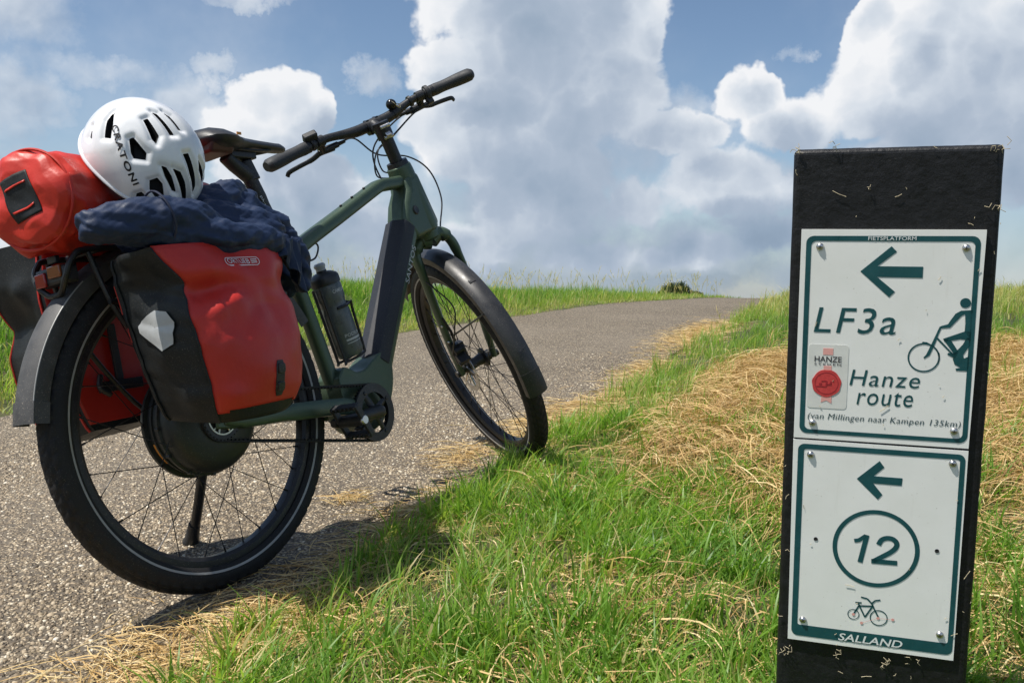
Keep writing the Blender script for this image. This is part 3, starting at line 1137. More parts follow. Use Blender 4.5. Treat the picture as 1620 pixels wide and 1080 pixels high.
# seat collar, cable ports and bolts
c = MB()
c.tube([(.318, 0, .352), (.326, 0, .330)], .0215, 20)
c.box((.343, 0, .345), (.014, .03, .018))
part(c, 'seat_clamp', M_BLACK)
for (x, z, y) in ((.60, .487, -.0), (.655, .513, -.0), (.55, .463, 0)):
    c = MB()
    c.ball((x, y - .004, z), .004, 8, 5)
    part(c, 'rivet', M_BLACK)
c = MB()
c.lathe([(.0, -.0405), (.010, -.0415), (.013, -.039), (.0135, -.030)], 20, c=tuple(dt0 + du * .075 + dq * .004))
part(c, 'lock_cover', M_BLACK)
c = MB()
c.tube([FOOT + AX * .648, FOOT + AX * .668], [.033, .030], 24)
part(c, 'headset', M_BLACK, True)

# ---- battery in the down tube: roofed cover with a ridge in the middle
b = MB()
for k0, k1 in ((.125, .548),):
    sec = lambda k: [dt0 + du * k + dq * q + V(0, 1, 0) * y for q, y in ((-.006, -.0395), (.022, -.0395), (.0365, -.0350), (.0455, -.002), (.0462, .002), (.0455, .006), (.0365, .0350), (.022, .0395), (-.006, .0395))]
    b.rings([sec(k0), sec(k0 + .02), sec(.2), sec(.3), sec(.4), sec(k1 - .02), sec(k1)])
battery = part(b, 'battery', M_BATT, angle=18, bevel=.002)
b = MB()
b.tube([dt0 + du * .128 + dq * .043, dt0 + du * .545 + dq * .043], .0012, 6)
part(b, 'seam', M_BLACK, parent=battery)
# maker's name on the right side of the down tube
vs, fs = text_fit('SANTOS', .118, .0165, offset=.0)
b = MB()
o_ = dt0 + du * .300 - dq * .0245
b.add([o_ - du * x + dq * (y) + V(0, -.0386, 0) for x, y in vs], fs)
part(b, 'lettering', M_PRINTG, smooth=False)

# ---- wheels
def make_tyre_mesh():
    nL, per = 76, 6
    nt = nL * per
    np_ = 30
    prof_ph = np.linspace(-2.45, 2.45, np_)
    vs = []
    for i in range(nt):
        th = 2 * math.pi * i / nt
        for j, ph in enumerate(prof_ph):
            y0 = math.sin(ph)
            sh = (i + abs(y0) * per * 1.3 * (1 if y0 > 0 else 1)) / per + (.5 if y0 > 0 else 0)
            fr = sh - math.floor(sh)
            lug = 0.0
            a = abs(ph)
            if a < 1.05:
                lug = .0026
                if fr < .2 or a < .07 or .48 < a < .60:
                    lug = -.0008
            r = .0282 + lug
            rr = .3205 + r * math.cos(ph) * .98
            vs.append((rr * math.cos(th), r * y0, rr * math.sin(th)))
    fs = []
    for i in range(nt):
        k = (i + 1) % nt
        for j in range(np_ - 1):
            fs.append((i * np_ + j, i * np_ + j + 1, k * np_ + j + 1, k * np_ + j))
    b = MB()
    b.add(vs, fs)
    return b.mesh('tyre', M_TYRE, True, 30)


tyre_me = make_tyre_mesh()
rb = MB()
rb.lathe([(.2985, -.0155), (.3035, -.0150), (.3035, -.0125), (.296, -.0115), (.294, 0), (.296, .0115), (.3035, .0125), (.3035, .0150), (.2985, .0155), (.287, .0150), (.2795, .010), (.2785, 0), (.2795, -.010), (.287, -.0150)], 128, closed_prof=True)
rim_me = rb.mesh('rim', M_RIM, True, 30)
st_me = []
for s in (-1, 1):
    b = MB()
    b.lathe([(.3082, s * .0262), (.3128, s * .0276)], 128)
    st_me.append(b.mesh('reflective_stripe', M_STRIPE))


def obj_of(me, name, parent, mw=None):
    o = bpy.data.objects.new(name, me)
    COL.objects.link(o)
    o.parent = parent
    if mw is not None:
        o.matrix_local = mw
    return o


def spokes(parent, rf, yf, n=32):
    kinds = []
    for side in (-1, 1):
        for lead in (-1, 1):
            b = MB()
            a = lead * .55
            p0 = V(rf * math.cos(a), side * yf, rf * math.sin(a))
            p1 = V(.280, side * .003, 0)
            b.tube([p0, p1], .00105, 6)
            b.tube([p1 - unit(p1 - p0) * .012, p1], .0021, 6)
            kinds.append(b.mesh('spoke', M_SPOKE))
    for i in range(n):
        obj_of(kinds[i % 4], 'spoke', parent, Matrix.Rotation(2 * math.pi * i / n, 4, 'Y'))


def wheel(mw):
    wh = empty('wheel', mw, bike_root)
    obj_of(tyre_me, 'tyre', wh)
    obj_of(rim_me, 'rim', wh)
    for m_ in st_me:
        obj_of(m_, 'reflective_stripe', wh)
    return wh


HUB0 = V(1.127, 0, 0)
rear = wheel(BT)
front = wheel(ST @ Matrix.Translation(HUB0))
spokes(rear, .112, .030)
spokes(front, .030, .030)

# rear hub: a wide motor drum with flanges, ribs and an orange mark
b = MB()
b.lathe([(.020, -.060), (.058, -.058), (.088, -.053), (.104, -.044), (.111, -.030), (.111, -.012), (.116, -.010), (.116, -.004), (.1085, -.002), (.1085, .012), (.112, .013), (.112, .017), (.1085, .018),
         (.1085, .028), (.118, .030), (.118, .037), (.108, .040), (.09, .050), (.03, .056), (.02, .056)], 72)
for i in range(12):
    a = 2 * math.pi * i / 12
    b.tube([(.1145 * math.cos(a), -.0125, .1145 * math.sin(a)), (.1145 * math.cos(a), -.002, .1145 * math.sin(a))], .004, 8)
hub = part(b, 'hub', mat('hub_shell', (.022, .026, .025), .45, .2, .15, 30, dust=.5), parent=rear)
b = MB()
b.lathe([(.1090, .019), (.1094, .019), (.1094, .026), (.1090, .026)], 10, a0=R(196), a1=R(222))
part(b, 'warning_label', M_ORANGE, parent=rear)
# front hub with disc
b = MB()
b.lathe([(.008, -.052), (.018, -.050), (.018, -.036), (.032, -.033), (.032, -.027), (.020, -.022), (.016, 0), (.020, .020), (.034, .025), (.034, .031), (.020, .036), (.012, .052), (.006, .052)], 32)
part(b, 'hub', M_BLACK, parent=front)
b = MB()
b.lathe([(.062, .0405), (.080, .0405), (.080, .0423), (.062, .0423)], 64, closed_prof=True)
for i in range(6):
    a = i * math.pi / 3
    b.tube([(.022 * math.cos(a), .0414, .022 * math.sin(a)), (.066 * math.cos(a + .5), .0414, .066 * math.sin(a + .5))], .003, 6)
part(b, 'brake_disc', M_STEEL, parent=front)

# ---- fork (steered)
f = MB()
crown = FOOT + AX * .425
f.tube([FOOT + AX * .452, FOOT + AX * .432, crown], [.036, .036, .030], 24)
for s in (-1, 1):
    f.tube(spline([crown + V(0, 0, -.004), crown + V(.0, s * .030, .006), crown + V(.008, s * .056, -.018), crown + V(.024, s * .064, -.07), V(1.02, s * .066, .16), V(1.098, s * .063, .03), V(1.122, s * .060, -.012)], 6),
           [.028] * 6 + [.024] * 6 + [.021] * 6 + [.019] * 6 + [.017] * 6 + [.013] * 7, 18, up=(1, 0, .4), ry=[.026] * 6 + [.020] * 6 + [.014] * 6 + [.012] * 6 + [.011] * 6 + [.010] * 7)
fork = part(f, 'fork', M_GREEN, True)
for (dx, dz) in ((.0, -.005),):
    for s in (-1, 1):
        b = MB()
        b.lathe([(0, s * .078), (.011, s * .077), (.012, s * .060)], 16, c=(1.122, 0, -.006))
        part(b, 'axle_cap', M_BLACK, parent=fork)
for s in (1,):
    for q in ((.962, .31), (.985, .255), (1.03, .14), (1.052, .09)):
        b = MB()
        b.ball((q[0] - .012, .072, q[1]), .0042, 8, 6)
        part(b, 'bolt', M_STEEL, parent=fork)
# caliper behind the left leg
b = MB()
b.box((1.060, .050, .055), (.034, .034, .052), rot=np.array(Matrix.Rotation(R(-22), 3, 'Y')))
b.box((1.052, .058, .028), (.026, .030, .034), rot=np.array(Matrix.Rotation(R(20), 3, 'Y')))
b.tube([(1.05, .066, .10), (1.068, .066, .02)], .009, 10)
b.tube([(1.035, .04, .055), (1.04, .072, .055)], .012, 12)
b.tube([(1.05, .05, .085), (1.03, .052, .115), (1.0, .064, .16)], .005, 8)
b.tube([(1.045, .035, .02), (1.05, .075, .015)], .007, 10)
part(b, 'brake_caliper', M_BLACK, parent=fork, bevel=.003)

# ---- fenders
def fender_mb(cx_, r, a0, a1, w, flange, seg=60):
    b = MB()
    pr = []
    for q in np.linspace(-1, 1, 13):
        pr.append((r + .010 * (1 - q * q), w * q))
    pr = [(r - flange, -w)] + pr + [(r - flange, w)]
    inner = [(rr - .0025, y * .95) for rr, y in pr]
    b.lathe(pr + inner[::-1], seg, c=(cx_, 0, 0), a0=R(a0), a1=R(a1), closed_prof=True)
    return b


ff = part(fender_mb(1.127, .376, 55, 203, .0295, .020), 'fender', M_FEND, True)
b = fender_mb(1.127, .3775, 196, 207, .0305, .022, 8)
flap = part(b, 'mud_flap', M_SATIN, parent=ff)
for a in (150, 187):
    b = MB()
    rr = .3866
    for (d0, d1, h0, h1) in ((-1.2, 1.2, -.010, .010), (-2.2, -1.2, -.010, -.007), (-2.2, -1.2, .007, .010)):
        b.lathe([(rr, h0), (rr + .0012, h0), (rr + .0012, h1), (rr, h1)], 4, c=(1.127, 0, 0), a0=R(a + d0 * .45), a1=R(a + d1 * .45), closed_prof=True)
    part(b, 'clip', M_BLACK, parent=ff)
for s in (-1, 1):
    b = MB()
    b.tube([(1.105, s * .070, .02), (1.02, s * .055, .10), (1.127 + .372 * math.cos(R(165)), s * .031, .366 * math.sin(R(165)))], .0028, 8)
    part(b, 'stay', M_BLACK, parent=ff)
b = MB()
b.tube(spline([(1.055, .078, .05), (.93, .07, .11), (.90, .05, .17), (.93, .073, .27)], 8), .0022, 8)
part(b, 'cable', M_BLACK, True)
rf = part(fender_mb(0, .376, 28, 170, .030, .026, 90), 'fender', M_FENDM)
b = MB()
b.lathe([(.3762, -.0298), (.3776, -.0298), (.3784, -.0286), (.3770, -.0286)], 60, a0=R(128), a1=R(169), closed_prof=True)
part(b, 'edge_strip', M_STRIPE, parent=rf)
b = MB()
b.lathe([(.3480, -.0312), (.378, -.0316), (.3862, -.0180), (.3892, 0), (.3862, .0180), (.378, .0316), (.3480, .0312)], 8, a0=R(165.5), a1=R(171.5))
part(b, 'mud_flap', M_FENDM, parent=rf)
# white script squiggle on the rear fender
sig = [[(0, 0), (.004, .006), (.007, -.003), (.011, .006), (.014, -.002)], [(.015, 0), (.016, .006)], [(.018, -.001), (.021, .012), (.022, .018), (.0235, .004), (.025, -.001)], [(.020, .008), (.028, .010)]]
b = MB()
for ln in sig:
    P = []
    for (u, v) in spline(ln, 5):
        a = R(129) + (v) / .39
        y = .004 - u + .016
        r_ = .376 + .010 * (1 - (y / .030) ** 2) + .0007
        P.append((r_ * math.cos(a), y, r_ * math.sin(a)))
    b.tube(P, .0006, 5)
part(b, 'lettering', M_WHITE, parent=rf)

# ---- rack, tail light
f = MB()
for s in (-1, 1):
    f.tube(spline([(.20, s * .055, .350), (.0, s * .060, .352), (-.22, s * .060, .352), (-.262, s * .056, .338), (-.275, s * .045, .305), (-.272, s * .020, .280), (-.272, 0, .276)], 6), .0058, 10)
    f.tube(spline([(-.235, s * .062, .345), (-.20, s * .075, .22), (-.09, s * .080, .06), (-.01, s * .078, .01)], 6), .0052, 10)
    f.tube(spline([(.05, s * .062, .345), (.04, s * .078, .2), (.01, s * .080, .03)], 6), .0052, 10)
    f.tube([(-.22, s * .078, .25), (.10, s * .078, .25)], .0052, 10)
for x in (-.20, -.10, .0, .10, .18):
    f.tube([(x, -.058, .352), (x, .058, .352)], .0045, 8)
f.tube([(.2, 0, .35), (.30, 0, .34)], .006, 10)
rack = part(f, 'rack', M_BLACK)
f = MB()
f.box((-.262, 0, .312), (.030, .090, .034))
tl_ = part(f, 'tail_light', M_SATIN, parent=rack, bevel=.006)
f = MB()
f.box((-.279, .024, .308), (.006, .030, .026))
part(f, 'lens', M_LAMP, parent=rack, bevel=.002)
f = MB()
f.box((-.279, -.020, .318), (.006, .038, .022))
part(f, 'reflector', M_AMBER, parent=rack, bevel=.002)
f = MB()
f.box((-.270, -.01, .341), (.010, .026, .014))
part(f, 'bracket', M_BLACK, parent=rack, bevel=.002)

# ---- kickstand
f = MB()
f.tube(spline([(.055, .080, -.035), (.075, .11, -.10), (.118, .215, -.225), (.136, .262, -.268)], 6), [.013] * 8 + [.0115] * 11, 12)
f.box((.03, .078, -.022), (.06, .018, .045))
ks = part(f, 'kickstand', M_BLACK)
f = MB()
f.tube([(.126, .238, -.246), (.137, .268, -.279), (.1415, .282, -.2925)], [.0135, .016, .020], 12)
part(f, 'foot', M_SATIN, parent=ks)

# ---- drive: belt, rings, cranks, pedals
BB = V(.47, 0, -.070)
YB = -.058
def ring_teeth(b, c, r0, r1, y0, y1, n):
    b.lathe([(r0, y0), (r1, y0), (r1, y1), (r0, y1)], 96, c=tuple(c), closed_prof=True)
    for i in range(n):
        a = 2 * math.pi * i / n
        m = np.array(Matrix.Rotation(-a, 3, 'Y'))
        b.box(c + m @ V(r1 + .0012, (y0 + y1) / 2, 0), (.004, y1 - y0, .0038), rot=m)


b = MB()
ring_teeth(b, V(0, 0, 0), .036, .046, YB - .006, YB + .006, 32)
sprk = part(b, 'sprocket', M_BLACK)
b = MB()
b.lathe([(.0345, YB - .007), (.0375, YB - .007), (.0375, YB - .002), (.0345, YB - .002)], 64, closed_prof=True)
for i in range(5):
    a = i * 2 * math.pi / 5 + .3
    for d in (-.22, .22):
        b.tube([(.012 * math.cos(a), YB - .006, .012 * math.sin(a)), (.0355 * math.cos(a + d), YB - .005, .0355 * math.sin(a + d))], .0020, 6)
b.lathe([(0, YB - .012), (.010, YB - .011), (.012, YB - .006), (.012, YB)], 20)
part(b, 'spider', M_SILVER, parent=sprk)
b = MB()
ring_teeth(b, BB, .054, .067, YB - .006, YB + .006, 46)
b.lathe([(.050, YB - .010), (.072, YB - .010), (.073, YB - .007), (.050, YB - .007)], 72, c=tuple(BB), closed_prof=True)
for i in range(4):
    a = i * math.pi / 2 + .5
    p1 = BB + V(.058 * math.cos(a), YB - .005, .058 * math.sin(a))
    b.tube([BB + V(.01 * math.cos(a), YB - .008, .01 * math.sin(a)), p1], [.012, .008], 8, ry=[.004, .004])
    b.lathe([(0, YB - .013), (.005, YB - .012), (.0055, YB - .009)], 12, c=(p1[0], 0, p1[2]))
cr = part(b, 'chainring', M_BLACK, bevel=0)
# belt: the two straight runs and the wraps
rr_, rf_ = .0495, .0705
dist = math.hypot(BB[0], BB[2])
ang = math.atan2(BB[2], BB[0])
off = math.acos((rr_ - rf_) / dist)
path = []
for k in np.linspace(ang + off, ang - off + 2 * math.pi, 40):
    path.append((rr_ * math.cos(k), rr_ * math.sin(k)))
for k in np.linspace(ang - off, ang + off, 40):
    path.append((BB[0] + rf_ * math.cos(k), BB[2] + rf_ * math.sin(k)))
b = MB()
b.tube([(p[0], YB, p[1]) for p in path], .0014, 8, up=(0, 1, 0), ry=.0014, closed=True)
b = MB()
n_ = len(path)
inner = []
for i, p in enumerate(path):
    q0, q1 = path[i - 1], path[(i + 1) % n_]
    tx_, tz_ = q1[0] - q0[0], q1[1] - q0[1]
    l_ = math.hypot(tx_, tz_)
    inner.append((-tz_ / l_, tx_ / l_))
rings = [[(p[0] + nx * h, YB + y, p[1] + nz * h) for h, y in ((-.0024, -.0055), (.0018, -.0055), (.0018, .0055), (-.0024, .0055))] for p, (nx, nz) in zip(path, inner)]
rings.append(rings[0])
b.rings(rings, True, False)
# teeth on the straight runs, on the inside of the belt
seglen = 0
for i in range(n_):
    p, q = V(*path[i]), V(*path[(i + 1) % n_])
    L_ = np.linalg.norm(q - p)
    nt_ = int(L_ / .011) if L_ > .03 else (1 if i % 2 else 0)
    for k in range(nt_):
        m_ = p + (q - p) * (k + .5) / nt_
        d_ = (q - p) / L_
        nin = V(*inner[i])
        cen = V(.2, -.03)
        if (cen - m_) @ nin < 0:
            nin = -nin
        a_ = math.atan2(d_[1], d_[0])
        b.box(V(m_[0] + nin[0] * .0030, YB, m_[1] + nin[1] * .0030), (.0052, .0105, .0034), rot=np.array(Matrix.Rotation(-a_, 3, 'Y')))
part(b, 'belt', M_TYRE, smooth=False)
# crank arms and pedals: right arm points back
for s, end in ((-1, V(.302, 0, -.070)), (1, V(.638, 0, -.070))):
    y0, y1 = (-.078, -.088) if s < 0 else (.070, .084)
    b = MB()
    d_ = unit(end - BB)
    b.tube([BB + V(0, y0, 0) - d_ * .012, BB + V(0, y0, 0), BB + d_ * .09 + V(0, (y0 + y1) / 2, 0), end + V(0, y1, 0), end + V(0, y1, 0) + d_ * .011], [.013, .0175, .0125, .0125, .008], 16, up=(0, 1, 0), ry=None, sq=3)
    ck = part(b, 'crank', M_BLACK)
    b = MB()
    b.lathe([(0, y0 - .017 * (1 if s < 0 else -1)), (.006, y0 - .017 * (1 if s < 0 else -1)), (.009, y0 - .013 * (1 if s < 0 else -1))], 16, c=tuple(BB))
    part(b, 'bolt', M_BLACK, parent=ck)
    pc = end + V(0, y1 + s * .050, 0)
    b = MB()
    i0 = 0
    b.tube([end + V(0, y1, 0), end + V(0, y1 + s * .085, 0)], .008, 12)
    b.tube([pc + V(0, -.034, 0), pc + V(0, .034, 0)], .0125, 14)
    for q in (-1, 1):
        b.box(pc + V(q * .038, 0, 0), (.010, .076, .018))
        b.box(pc + V(0, q * .035, 0), (.080, .008, .016))
        
        for k in range(6):
            b.box(pc + V(q * .038, -.033 + k * .0132, 0), (.008, .005, .026))
    if s < 0:                                                   # the near pedal hangs on edge
        rp = np.array(Matrix.Rotation(R(62), 3, 'Y'))
        b.v = [tuple(pc + rp @ (np.array(p) - pc)) for p in b.v]
    pd = part(b, 'pedal', M_SATIN, bevel=.0016)
    b = MB()
    yy = y1 + s * .090
    b.lathe([(0, yy), (.009, yy), (.0115, yy - s * .003), (.0115, yy - s * .010)], 18, c=(end[0], 0, end[2]))
    part(b, 'axle_cap', M_STEEL, parent=pd)
b = MB()
b.box((.415, -.066, -.106), (.03, .03, .02))
b.tube([(.42, -.05, -.112), (.42, -.085, -.112)], .014, 16)
part(b, 'belt_guide', M_BLACK, bevel=.002)

# ---- bottle cage
axb = unit(V(.345 - .405, 0, .27 - .03))
perb = V(axb[2], 0, -axb[0])
cb = V(.492, 0, .085) + perb * .0
f = MB()
for s in (-1, 1):
    P = [cb - perb * .040 + V(0, s * .012, 0) + axb * .18, cb - perb * .040 + V(0, s * .012, 0), cb - perb * .036 + V(0, s * .014, 0) - axb * .012, cb + perb * .030 + V(0, s * .016, 0) - axb * .012, cb + perb * .041 + V(0, s * .014, 0) + axb * .004,
         cb + perb * .041 + V(0, s * .020, 0) + axb * .10, cb + perb * .036 + V(0, s * .028, 0) + axb * .125]
    f.tube(spline(P, 6), .0036, 8)
f.tube(spline([cb + V(0, s_ * .039, 0) * 1 + perb * c_ * .039 + axb * .122 for s_, c_ in ((-.7, .72), (-1, 0), (-.8, -.6))], 6), .0036, 8)
f.tube(spline([cb + V(0, s_ * .039, 0) * 1 + perb * c_ * .039 + axb * .122 for s_, c_ in ((.7, .72), (1, 0), (.8, -.6))], 6), .0036, 8)
f.tube([cb + perb * .028 + V(0, -.027, 0) + axb * .124, cb + perb * .036 + V(0, 0, 0) + axb * .13, cb + perb * .028 + V(0, .027, 0) + axb * .124], .0036, 8)
part(f, 'bottle_cage', M_BLACK)

# ---- seat post and saddle
f = MB()
f.tube(spline([(.325, 0, .345), (.297, 0, .425), (.262, 0, .505), (.248, 0, .540)], 5), [.0152] * 8 + [.017] * 8, 18)
f.tube([(.255, 0, .525), (.215, 0, .548), (.190, 0, .566)], [.020, .016, .012], 14, ry=.018)
f.tube([(.262, 0, .515), (.250, 0, .562)], [.020, .014], 14)
f.box((.235, 0, .571), (.075, .034, .016))
post_ = part(f, 'seat_post', M_SATIN, bevel=.003)
vs, fs = text_fit('by.schulz', .062, .010, offset=.01)
dsp = unit(V(.325 - .262, 0, .345 - .505))
b = MB()
b.add([V(.268, -.0172, .478) + dsp * x + V(-dsp[2], 0, dsp[0]) * -y for x, y in vs], fs)
part(b, 'lettering', M_PRINTG, parent=post_, smooth=False)
b = MB()
sec = []
for x, w, zt, dp in ((.098, .024, .600, .014), (.104, .052, .609, .030), (.116, .068, .618, .044), (.135, .0765, .6235, .054), (.160, .0765, .6245, .057), (.185, .067, .6215, .052), (.212, .048, .6165, .040), (.245, .032, .6135, .031), (.285, .0245, .6125, .027), (.33, .0215, .6115, .025), (.362, .0185, .610, .023), (.376, .012, .606, .017), (.381, .004, .601, .008)):
    ring = []
    for k in range(24):
        t = 2 * math.pi * k / 24
        cx_, sz = math.cos(t), math.sin(t)
        y = w * math.copysign(abs(cx_) ** .8, cx_)
        edge = abs(y / w) ** 2.2
        z = zt - edge * dp * .55 if sz > 0 else zt - dp * (.55 + .45 * abs(sz)) - .0
        if sz > 0:
            z = zt - edge * dp * .55 - (.006 * math.exp(-(y / .008) ** 2) if .13 < x < .34 else 0)
        ring.append((x, y, z))
    sec.append(ring)
b.rings(sec)
sad = part(b, 'saddle', mat('saddle_cover', (.018, .019, .021), .42, 0, .15, 60, .0002, 900), angle=50)
b = MB()
for s in (-1, 1):
    b.tube(spline([(.35, s * .006, .594), (.29, s * .018, .583), (.20, s * .022, .580), (.155, s * .028, .584), (.130, s * .034, .598)], 6), .0035, 8)
part(b, 'rail', M_BLACK, parent=sad)
b = MB()
b.box((.185, -.0622, .603), (.012, .0022, .006))
part(b, 'badge', M_ORANGE, parent=sad)
b = MB()
b.rings([[(x, y, z) for y, z in ((-.060, .592), (.060, .592), (.044, .562), (-.044, .562))] for x in (.112, .140, .178)])
part(b, 'bumper', mat('saddle_elastomer', (.06, .018, .016), .5), parent=sad, bevel=.006)
b = MB()
b.tube(spline([(.325, -.008, .350), (.36, -.012, .360), (.405, -.014, .368), (.432, -.010, .358), (.420, -.006, .330), (.39, 0, .322), (.37, 0, .326)], 8), .0024, 8)
part(b, 'cable', M_BLACK)

# ---- stem, handlebar and controls (steered)
f = MB()
f.tube([FOOT + AX * .66, FOOT + AX * .70, FOOT + AX * .775], [.0185, .0185, .0185], 24)
PER = V(AX[2], 0, -AX[0])                                       # forward, square to the steering axis
bc = FOOT + AX * .778 + PER * .060
f.tube([FOOT + AX * .752 + PER * -.004, FOOT + AX * .765 + PER * .025, bc - PER * .010], [.022, .018, .019], 18)
f.tube([bc + V(0, -.022, 0), bc + V(0, .022, 0)], .0215, 24)
f.tube([FOOT + AX * .738, FOOT + AX * .785], .0235, 24)
stem = part(f, 'stem', M_BLACK, True)
for s in (-1, 1):
    for q in (-1, 1):
        b = MB()
        b.tube([bc + V(0, s * .015, 0) + AX * q * .017 - PER * .012, bc + V(0, s * .015, 0) + AX * q * .017 + PER * .017], .0052, 10)
        part(b, 'bolt', M_BLACK, parent=stem)
b = MB()
b.box(FOOT + AX * .750 + PER * -.030, (.006, .016, .014), rot=np.array(Matrix.Rotation(R(22), 3, 'Y')))
part(b, 'clamp_plate', M_STEEL, parent=stem, bevel=.002)
for q in (.742, .772):
    b = MB()
    b.tube([FOOT + AX * q + PER * -.026 + V(0, -.014, 0), FOOT + AX * q + PER * -.026 + V(0, .014, 0)], .0055, 10)
    part(b, 'bolt', M_STEEL, parent=stem)


def barpt(t):
    """point on the bar at the sideways place t (left positive)"""
    a = abs(t)
    rise = .018 * float(sst(.04, .16, a))
    back = .030 * float(sst(.10, .36, a)) + .075 * t
    return bc + V(0, t, 0) + AX * (rise + .004) - PER * back


f = MB()
f.tube([barpt(t) for t in np.linspace(-.335, .335, 61)], [.0112 + .0046 * float(sst(.13, .05, abs(t))) for t in np.linspace(-.335, .335, 61)], 18)
part(f, 'handlebar', M_BLACK, True)
for s in (-1, 1):
    f = MB()
    ts_ = np.linspace(.215, .345, 15)
    rad = [.0172, .0178, .0170, .0166, .0165, .0168, .0172, .0178, .0184, .0188, .0190, .0192, .0192, .0186, .0130]
    rad2 = [.0172, .0178, .0175, .0178, .0186, .0192, .0198, .0204, .0212, .0224, .0242, .0262, .0282, .0278, .0180]
    f.tube([barpt(s * t) - PER * max(0, (t - .27)) * .12 for t in ts_], rad, 20, up=tuple(AX), ry=rad2)
    gp = part(f, 'grip', M_GRIP, True, bevel=0)
    f = MB()
    f.tube([barpt(s * .206), barpt(s * .218)], .0172, 20)
    part(f, 'clamp_ring', M_BLACK, parent=gp)
    # brake lever
    f = MB()
    p = barpt(s * .168)
    f.tube([barpt(s * .158), barpt(s * .180)], .0155, 18)
    LD = PER * .55 - AX * .83                                   # the levers hang forward and down
    LN = PER * .83 + AX * .55
    body = p + LD * .034
    f.tube([p, body, body + V(0, -s * .035, 0) + LD * .004], [.013, .013, .010], 12)
    f.tube([body + V(0, s * .010, 0), body + V(0, -s * .050, 0)], [.011, .0085], 12)
    bl = part(f, 'brake_lever', M_BLACK, True)
    f = MB()
    f.tube(spline([body + V(0, s * .002, 0), body + V(0, s * .035, 0) + LD * .012, body + V(0, s * .080, 0) + LD * .016, body + V(0, s * .108, 0) + LD * .020, body + V(0, s * .116, 0) + LD * .030], 6), [.0075] * 8 + [.0065] * 17, 10, up=tuple(AX), ry=[.005] * 25)
    part(f, 'lever_blade', M_BLACK, parent=bl)
    f = MB()
    f.lathe([(0, -.003), (.005, -.0035), (.006, 0)], 12, c=tuple(body + V(0, s * .012, 0)))
    part(f, 'pivot', M_STEEL, parent=bl)
# twist shifter on the right of the bar, display remote on the left
f = MB()
f.tube([barpt(-.150 - .034), barpt(-.150 - .062)], .0165, 20)
f.tube([barpt(-.188), barpt(-.200)], .0225, 20)
f.box(barpt(-.192) - AX * .018 - PER * .004, (.020, .018, .030))
part(f, 'twist_shifter', M_SATIN, True, bevel=.002)
f = MB()
f.box(barpt(.192) + AX * .022 - PER * .006, (.026, .040, .020), rot=np.array(Matrix.Rotation(R(25), 3, 'Y')))
f.tube([barpt(.186), barpt(.200)], .017, 18)
part(f, 'remote_switch', M_SATIN, True, bevel=.004)
f = MB()
f.tube([barpt(-.132), barpt(-.140)], .0160, 18)
f.box(barpt(-.136) + PER * .018, (.022, .007, .012))
part(f, 'bar_clamp', M_BLACK, True)
# bell
f = MB()
bp_ = barpt(-.075)
f.tube([barpt(-.070), barpt(-.080)], .0165, 18)
bellp = part(f, 'bell', M_BLACK, True)
f = MB()
f.ball(bp_ + AX * .026 - PER * .006, .0155, 18, 12)
part(f, 'dome', M_BELL, parent=bellp)
f = MB()
f.tube(spline([bp_ + AX * .036 - PER * .016, bp_ + AX * .026 - PER * .024 + V(0, -.004, 0), bp_ + AX * .014 - PER * .022 + V(0, -.010, 0), bp_ + AX * .010 - PER * .022 + V(0, -.016, 0), bp_ + AX * .018 - PER * .022 + V(0, -.018, 0), bp_ + AX * .024 - PER * .022 + V(0, -.010, 0)], 6), .0013, 6)
part(f, 'striker', M_BRASS, parent=bellp)

# cables, drawn in the bicycle's own axes
def sp(p):
    return FOOT + RS @ (np.array(p, float) - FOOT)


def lever_out(s):
    p = barpt(s * .168)
    return p + (PER * .55 - AX * .83) * .034 + V(0, -s * .050, 0)


cab = [
    # front brake hose: left lever, past the stem, wide loop in front, down to the fork
    [sp(lever_out(1)), sp(lever_out(1) + V(0, -.05, 0) - AX * .004), sp(FOOT + AX * .70 + PER * .07 + V(0, .02, 0)), sp(FOOT + AX * .655 + PER * .085 + V(0, -.070, 0)), sp(FOOT + AX * .585 + PER * .12 + V(0, -.130, 0)),
     sp(FOOT + AX * .50 + PER * .09 + V(0, -.120, 0)), sp(FOOT + AX * .44 + PER * .03 + V(0, -.06, 0)), sp(crown + V(-.02, -.03, -.02))],
    [sp(lever_out(-1)), sp(lever_out(-1) + V(0, .05, 0) - AX * .012), sp(FOOT + AX * .735 + PER * .03 + V(0, .025, 0)), sp(FOOT + AX * .69 + PER * .035 + V(0, .050, 0)), sp(FOOT + AX * .62 + PER * .02 + V(0, .052, 0)), (.86, .045, .515), (.835, .02, .47)],
    [sp(barpt(-.19) - AX * .022), sp(barpt(-.15) - AX * .032 + PER * .01), sp(barpt(-.05) - AX * .05 + PER * .0), sp(FOOT + AX * .715 + PER * .02 + V(0, .03, 0)), sp(FOOT + AX * .66 + PER * .02 + V(0, .042, 0)), (.875, .05, .57), (.85, .03, .49)],
    [sp(barpt(-.19) - AX * .026 - PER * .008), sp(barpt(-.13) - AX * .036), sp(barpt(-.04) - AX * .055), sp(FOOT + AX * .71 + PER * .025 + V(0, .036, 0)), sp(FOOT + AX * .65 + PER * .03 + V(0, .060, 0)), (.885, .06, .56), (.86, .035, .48)],
]
for c_, r_ in zip(cab, (.0024, .0024, .0022, .0022)):
    f = MB()
    f.tube(spline(c_, 8), r_, 8)
    part(f, 'cable', M_BLACK)
f = MB()
f.tube([lever_out(1) + V(0, .0, 0), lever_out(1) + V(0, -.022, 0)], [.0062, .0048], 10)
f.tube([lever_out(-1) + V(0, .0, 0), lever_out(-1) + V(0, .022, 0)], [.0062, .0048], 10)
part(f, 'hose_boot', M_BLACK, True)


